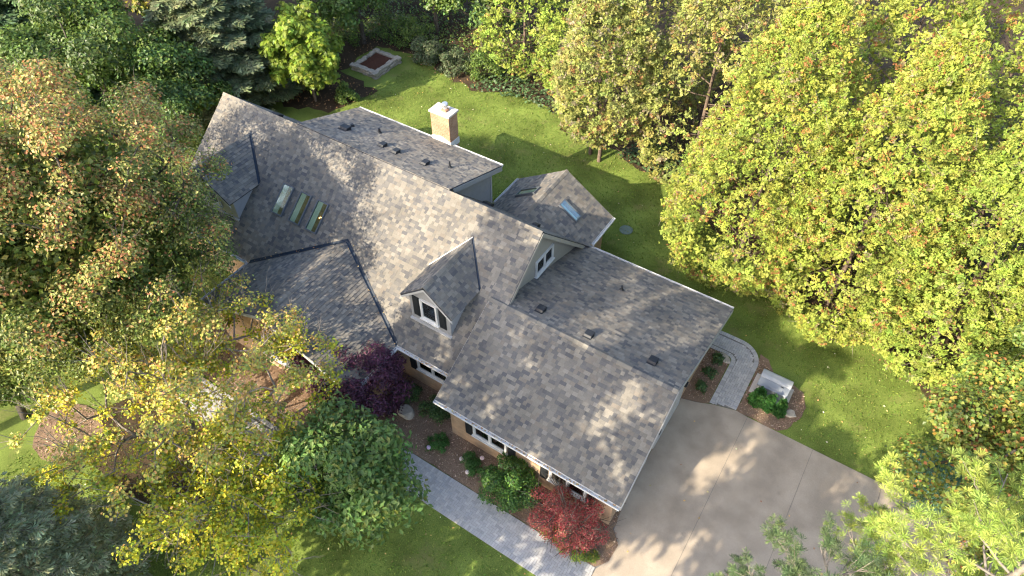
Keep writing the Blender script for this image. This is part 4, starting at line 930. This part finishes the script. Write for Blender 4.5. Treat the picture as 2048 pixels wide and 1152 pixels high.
# trees behind the house, upper left
BGp = 'trees at the back left of the lot'
spruce('grey_spruce', 'large grey green spruce behind the left roof peak', (-36.5, 23.0, 0), 13.0, 4.6, 401, [(.115, .14, .07), (.14, .165, .085), (.09, .11, .056)], 130, L=.52, group=BGp)
broadleaf('walnut_tree', 'slender tree with bright yellow green feathery leaves behind the rear wing', (-32.2, 25.9, 0), (-32.0, 25.6, 3.6), (2.3, 2.2, 3.0), 402, 6500, .24, BRIGHT, None, 70, .55, .09, fan=True, group=BGp)
broadleaf('back_tree', 'dark green leafy tree just left of the roof peak', (-35.2, 17.6, 0), (-35.0, 17.8, 3.4), (2.9, 2.7, 3.0), 403, 15000, .2, DKGREEN + GREEN, None, 50, .9, .12, group=BGp)
broadleaf('back_tree', 'mid green tree behind the tan autumn tree', (-39.8, 16.6, 0), (-39.4, 16.8, 5.0), (4.2, 4.0, 4.0), 404, 24000, .22, GREEN, None, 60, 1.2, .16, group=BGp)
spruce('back_pine', 'dark evergreen in the top left corner', (-48.0, 18.0, 0), 14.0, 5.0, 405, [(.045, .075, .035), (.06, .1, .042)], 130, L=.6, group=BGp)
broadleaf('back_tree', 'yellow green tree near the top left corner', (-46.5, 24.5, 0), (-46.2, 24.5, 6.5), (4.6, 4.2, 4.8), 406, 22000, .24, [(.11, .14, .025), (.08, .12, .02), (.2, .18, .03)], None, 60, 1.3, .16, group=BGp)
for i, (x, y, z, R_, lab) in enumerate(((-43, 29, 7.5, 5.0, 'tall green tree behind the grey spruce, left'), (-38.5, 33.5, 7.0, 4.6, 'tall green tree at the top edge behind the walnut'), (-34.6, 33.4, 4.2, 3.0, 'green tree at the top edge behind the stone bed'), (-31.0, 37.5, 4.6, 3.2, 'shaded green tree at the top edge right of the stone bed'), (-27.0, 37.6, 4.4, 3.0, 'shaded dark green tree left of the far cedars'), (-34, 41, 7.5, 4.5, 'far green tree above the stone bed'), (-25.5, 43, 7.5, 4.5, 'far green tree behind the furthest left cedar'), (-53, 15, 6, 5, 'green tree at the far left picture edge'))):
    broadleaf('back_tree', lab, (x, y, 0), (x, y, z), (R_, R_ * .95, z * .72), 410 + i, int(1500 * R_ * R_ * .62), .24, (GREEN, DKGREEN + GREEN, [(.07, .12, .03), (.09, .14, .03)])[i % 3], None, 52, R_ * .28, .15, fan=False, group=BGp)
for i, (x, y, R_, lab) in enumerate(((-29.2, 34.0, 1.2, 'grey green wild shrub right of the stone bed'), (-26.8, 34.0, 1.1, 'low grey green shrub between stone bed and cedars'), (-33.8, 27.3, 1.0, 'low wild shrub at the soil edge behind the rear wing'), (-30.6, 27.2, .7, 'small yellow green seedling shrub on bare soil'), (-35.0, 29.8, 1.2, 'wild shrub left of the stone bed'), (-33.6, 35.2, 1.6, 'green wild shrub behind the stone bed'), (-31.2, 35.4, 1.4, 'green wild shrub behind the right end of the stone bed'), (-24.6, 34.6, 1.2, 'green wild shrub by the furthest left cedar'), (-36.0, 32.5, 1.6, 'tall wild shrub behind the walnut'))):
    broadleaf('wild_shrub', lab, (x, y, 0), (x, y, R_ * .6), (R_, R_, R_ * .75), 430 + i, 2600, .14, [(.065, .085, .04), (.085, .10, .05), (.05, .075, .03)] if i < 2 else GREEN, None, 22, R_ * .34, .03, zmin=-.7, cat='shrub')

# tall trees in the front yard, sunward of the house (they shade the drive and the garage roof)
for i, (x, y, hh, R_, nl, lab) in enumerate((
        (-17.4, -10.5, 21.5, 3.9, 5200, 'tall leafy front yard tree, first of the row'),
        (-12.8, -9.8, 24.0, 4.1, 7600, 'tallest leafy front yard tree in the middle of the row'),
        (-8.0, -10.6, 22.5, 4.0, 6600, 'tall leafy front yard tree, third of the row'),
        (-3.2, -10.2, 19.0, 3.6, 4200, 'tall airy front yard tree, fourth of the row'),
        (1.4, -9.6, 17.5, 3.4, 3400, 'tall airy front yard tree at the drive end of the row'))):
    zc = hh * (.84 if i == 0 else .66); broadleaf('front_yard_tree', lab, (x, y, 0), (x, y, zc), (R_, R_, (hh - zc) * (1.25 if i == 0 else 1)), 500 + i, int(nl * 1.25), .34, GREEN, None, (60, 30, 30, 30, 30)[i], (.8, 1.05, 1.05, 1.0, 1.0)[i], .2, rho_s=.35, group='tall trees in the front yard')
broadleaf('front_yard_tree', 'unseen full tree added to shade the left roof, far left of the front yard row', (-28.6, -6.5, 0), (-28.3, -6.5, 16.0), (2.9, 2.9, 4.2), 508, 7000, .34, GREEN, None, 80, .9, .22, rho_s=.4, group='tall trees in the front yard')  # tree added out of view to deepen the shade on the left roof
broadleaf('front_yard_tree', 'shorter front yard tree standing before the tall row', (-14.3, -8.2, 0), (-14.2, -8.4, 9.8), (2.8, 2.6, 3.6), 509, 5200, .36, GREEN, None, 50, .75, .16, rho_s=.5, group='tall trees in the front yard')
broadleaf('front_yard_tree', 'narrow front yard tree rising above the row', (-20.0, -10.5, 0), (-19.6, -10.2, 19.5), (1.8, 1.8, 4.4), 510, 3200, .42, GREEN, None, 34, .75, .2, rho_s=.5, group='tall trees in the front yard')

# ------------------------------------------------------------------ things on the ground
# standby generator
G = thing('generator', 'pale grey standby generator on a concrete pad beside the side path', 'generator', (.42, 20.05, .03))
mb = MB(); mb.box(-.42, 1.22, 19.5, 20.62, -.02, .085); mb.build('pad', MAT['concrete_cap'], G, bevel=.01)
mb = MB(); mb.prism([(-.2, y, z) for y, z in ((19.66, .09), (20.46, .09), (20.46, .62), (19.66, .56))], (1.22, 0, 0)); mb.build('enclosure', MAT['gen'], G, bevel=.04, smooth=False)
mb = MB(); mb.prism([(-.24, y, z) for y, z in ((19.62, .53), (19.62, .60), (20.03, .70), (20.05, .62))], (1.30, 0, 0)); mb.build('front_cover', MAT['gen_dark'], G, bevel=.02)
mb = MB(); mb.prism([(-.25, y, z) for y, z in ((20.02, .60), (20.02, .73), (20.16, .78), (20.42, .76), (20.52, .68), (20.52, .58))], (1.32, 0, 0)); mb.build('lid', MAT['gen'], G, bevel=.04)  # lid coloured lighter than the front cover, painting in its sun streak
mb = MB(); mb.obox((.2, 19.70, .642), (.42, 0, 0), (0, .09, .022), (0, -.004, .02)); mb.build('vent_grille', MAT['gen_dark'], G, bevel=.005)
mb = MB(); mb.obox((.66, 19.93, .695), (.14, 0, 0), (0, .03, .007), (0, -.002, .012)); mb.build('latch', MAT['vent'], G)
# stones
def rock(label, x, y, sx, sy, sz, rot, seed, z=0.0, m='stone'):
    import bmesh
    r = np.random.default_rng(seed); bm = bmesh.new(); bmesh.ops.create_icosphere(bm, subdivisions=3, radius=1); ph = r.uniform(0, 6, (6, 3)); fr = r.uniform(1, 3.2, (6, 3))
    for v in bm.verts:
        p = A(v.co); k = 1 + sum(.075 * math.sin(fr[j] @ p * 1.3 + ph[j, 0]) for j in range(6)); p = p * k; p[2] = max(min(p[2], .55), -.3)
        v.co = Vector((p[0] * sx, p[1] * sy, (p[2] + .3) * sz))
    me = bpy.data.meshes.new('boulder'); bm.to_mesh(me); bm.free(); o = link('boulder', me, MAT[m]); o.location = (x, y, z); o.rotation_euler = (0, 0, rot); tag(o, label, 'stone'); return o
rock('flat pale limestone slab at the inner corner of the side path', -1.93, 20.62, .34, .19, .13, -.5, 1, .02)
rock('flat pale stone beside the dwarf evergreens and generator', 1.42, 19.35, .27, .2, .12, .3, 2, .02)
rock('grey boulder between the purple maple and the garage', -12.2, 10.55, .42, .3, .38, .2, 3)
# raised stone bed
SB = thing('stone_planter', 'rectangular raised bed of stacked pale stones on the back lawn', 'planter', (-31.75, 31.45, 0))
mb = MB(); mb.box(-32.55, -30.95, 30.5, 32.4, .0, .33); mb.build('soil', MAT['bed_soil'], SB)
r = np.random.default_rng(61)
for course in range(3):
    for (x0, y0, x1, y1) in ((-32.85, 30.15, -30.65, 30.15), (-30.65, 30.15, -30.65, 32.75), (-30.65, 32.75, -32.85, 32.75), (-32.85, 32.75, -32.85, 30.15)):
        L_ = math.hypot(x1 - x0, y1 - y0); dx, dy = (x1 - x0) / L_, (y1 - y0) / L_; s = -.12 + .1 * (course % 2)
        while s < L_ - .05:
            ln = r.uniform(.28, .5); ln = min(ln, L_ + .1 - s); nx, ny = -dy, dx; dep = r.uniform(.28, .36); off = r.uniform(-.06, .04)
            m2 = MB(); p = A([x0 + dx * s + nx * off, y0 + dy * s + ny * off, course * .14 + (.0 if course else -.02)]); a = A([dx, dy, 0]) * (ln - .015); b = A([nx, ny, 0]) * dep; h_ = .128 + r.uniform(-.008, .012)
            q = [p, p + a, p + a + b, p + b]; q = [v + r.normal(0, .014, 3) * A([1, 1, .3]) for v in q]; tp = [v + A([0, 0, h_]) + r.normal(0, .012, 3) for v in q]
            m2.add(q + tp, [(3, 2, 1, 0), (4, 5, 6, 7), (0, 1, 5, 4), (1, 2, 6, 5), (2, 3, 7, 6), (3, 0, 4, 7)]); m2.build('stone', MAT['stone'], SB, bevel=.018); s += ln
# utility lid on the lawn
mb = MB(); mb.add(*lathe([(.36, 0), (.36, .03), (.34, .045), (.02, .05)], 24, -9.5, 25.85, 0)); ul_ = mb.build('utility_lid', MAT['lid']); tag(ul_, 'round grey green utility lid set in the rear lawn', 'lid')
# timber edging with clutter beside the sunroom
TB = thing('timber_planter', 'weathered timber box beside the sunroom and rear wing corner', 'planter', (-15.9, 23.2, 0))
mb = MB(); mb.box(-15.55, -15.35, 21.6, 24.3, .0, .95); mb.build('beam', MAT['wood'], TB, bevel=.02)
mb = MB(); mb.box(-16.6, -15.55, 21.6, 23.4, .0, .6); mb.build('box', MAT['vent'], TB, bevel=.02)
broadleaf('potted_plant', 'small green plant in the timber box by the sunroom', (-16.0, 23.6, 0), (-16.0, 23.6, .7), (.4, .4, .35), 170, 500, .12, BRIGHT, None, 8, .18, .02, cat='plant')

# ------------------------------------------------------------------ scattered small stuff
def scatter(name, label, cat, P, L, W, pal, wts, seed, m, up_=.0, tilt=.35):
    r = np.random.default_rng(seed); n = len(P); N = nrm(A([0, 0, 1.]) + unit(r, n) * tilt); D = nrm(np.cross(N, unit(r, n)) + A([0, 0, up_])); LL = L * r.uniform(.6, 1.3, n)
    V = np.concatenate([leafquads(P, D, N, LL, LL * W)]); C = pal_pick(r, n, pal, wts, .2)
    o = link(name, mesh_np(name, V.reshape(-1, 3), [np.arange(4 * n).reshape(n, 4)], [C]), MAT[m]); tag(o, label, cat, None, 'stuff'); return o
def points_in(poly, dens, seed, z):
    r = np.random.default_rng(seed); xs = [p[0] for p in poly]; ys = [p[1] for p in poly]; n = int((max(xs) - min(xs)) * (max(ys) - min(ys)) * dens)
    x = r.uniform(min(xs), max(xs), n); y = r.uniform(min(ys), max(ys), n); k = inside(poly, x, y); return np.stack([x[k], y[k], np.full(k.sum(), z)], 1)
GENB = [(-.48, 18.33), (1.3, 18.28), (1.85, 19.3), (1.88, 20), (1.6, 20.7), (.2, 21), (-.6, 21.7), (-.5, 20.9)]
chips = np.concatenate([points_in(FB, 160, 71, .045), points_in([(-2.7, 17.7), (-1.7, 18.05), (-1.72, 20.6), (-1.95, 20.82), (-2.7, 20.84)], 260, 72, .04), points_in(GENB, 260, 73, .04), points_in([(-23.4 + 1.4 * math.cos(t), 2.2 + 1.2 * math.sin(t)) for t in th_], 160, 74, .04)])
scatter('mulch_chips', 'loose bark chips and needles over the mulch beds', 'mulch', chips, .09, .32, [(.24, .165, .11), (.17, .11, .07), (.11, .065, .04), (.29, .21, .15)], None, 75, 'attrm', .1, .5)
LA = [(-12, 21.6), (-9.2, 21.4), (-2.6, 22.3), (-.9, 22.4), (-.2, 21.6), (1.9, 21.2), (2.2, 19), (1.6, 18.35), (10.5, 18.2), (9.5, 21.5), (6.5, 23.3), (4.5, 24.8), (-.5, 25.6), (-4, 27.6), (-7.3, 29.6), (-12.5, 31.4), (-17, 33.2), (-21.5, 33.8), (-24.5, 32.6), (-29.5, 33.8), (-30, 26), (-24, 22), (-14, 22.5)]
LB = [(-24, -3), (-2.5, -3), (-2.5, 7.75), (-11, 7.75), (-13, 6.7), (-14.9, 5.6), (-24, 5.6)]
gp_ = np.concatenate([points_in(LA, 110, 81, .0), points_in(LB, 110, 82, .0)])
r = np.random.default_rng(83)
gp_ = gp_[~inside([(p[0], p[1]) for p in [(-2.6, 17.6), (1.9, 18.2), (1.9, 20.9), (-.3, 22.2), (-2.6, 22.2)]], gp_[:, 0], gp_[:, 1])]
scatter('grass_blades', 'short mown grass blades of the lawns', 'grass', gp_, .105, .34, [(.10, .15, .026), (.085, .135, .024), (.135, .175, .034), (.18, .18, .055)], [.36, .34, .22, .08], 84, 'grassblade', .55, .9)
lf = np.concatenate([points_in(LA, .55, 85, .06), points_in(LB, .9, 86, .06), points_in([(-2.3, 2), (10, 2), (10, 18), (-2.3, 17.5)], .25, 87, .035)])
scatter('fallen_leaves', 'fallen pale and yellow leaves lying on lawn and drive', 'leaves', lf, .085, .7, [(.36, .30, .13), (.40, .25, .08), (.5, .45, .3), (.25, .15, .08)], None, 88, 'attrm', .05, .3)
rl = np.random.default_rng(97)          # leaves caught in valleys and gutters
def along(a, b, n, w_, seed): t = rl.random((n, 1)) ** .8; return A(a) + (A(b) - A(a)) * t + rl.normal(0, w_, (n, 3)) * A([1, 1, .15])
rlv = np.concatenate([along((-17.7, 14.0, 4.5), (-13.4, 11.9, 2.72), 14, .1, 1), along((-17.7, 14.0, 4.5), (-21.9, 11.9, 2.72), 40, .12, 2), along((-10.4, 10.48, 2.58), (-2.5, 10.48, 2.58), 110, .025, 3), along((-13.2, 11.73, 2.58), (-10.5, 11.73, 2.58), 50, .025, 4), along((-12.3, 16.0, 6.0), (-10.95, 14.6, 4.9), 5, .1, 5)])
scatter('roof_leaves', 'dry leaves caught in the roof valleys and gutters', 'leaves', rlv, .075, .7, [(.30, .18, .07), (.20, .11, .05), (.38, .28, .12)], None, 98, 'attrm', .1, .4)
iv = np.concatenate([points_in([(-24.5, 32.4), (-21, 33.2), (-17, 33.0), (-16, 34.5), (-24, 35.5)], 60, 91, .1), points_in([(-12.8, 31.2), (-8.3, 30.2), (-6.6, 29.4), (-6, 32), (-12, 34)], 60, 92, .1)])
iv[:, 2] += np.random.default_rng(93).uniform(0, .3, len(iv))
scatter('ivy', 'ivy ground cover at the feet of the cedars', 'ivy', iv, .2, .8, [(.06, .10, .04), (.08, .13, .055), (.045, .08, .03)], None, 94, 'leaf', .1, .6)
ug = np.concatenate([points_in([(-40, 33.8), (-33.8, 33.9), (-30, 34.6), (-24, 33.4), (-20, 36), (-24, 42), (-40, 42)], 30, 99, .05), points_in([(-38, 24), (-33.5, 25.2), (-33.4, 29.4), (-38, 32)], 26, 100, .05)])
ug[:, 2] += np.random.default_rng(101).uniform(0, .35, len(ug))
scatter('undergrowth', 'low green undergrowth beneath the back trees', 'undergrowth', ug, .22, .6, GREEN, None, 102, 'leaf', .2, .8)
lit = points_in([(-33.6, 24.6), (-30.2, 25.8), (-29.6, 29.0), (-33.4, 29.6), (-33.6, 33.6), (-24.5, 32.6), (-21.5, 33.8), (-12.5, 31.4), (-7.3, 29.6), (-.5, 25.6), (6.5, 23.2), (11, 20.2), (12, 30), (-10, 40), (-36, 40)], 14, 95, .02)
scatter('leaf_litter', 'brown leaf litter on the soil under the trees', 'litter', lit, .12, .6, [(.20, .11, .05), (.13, .08, .04), (.3, .17, .08)], None, 96, 'attrm', .1, .5)
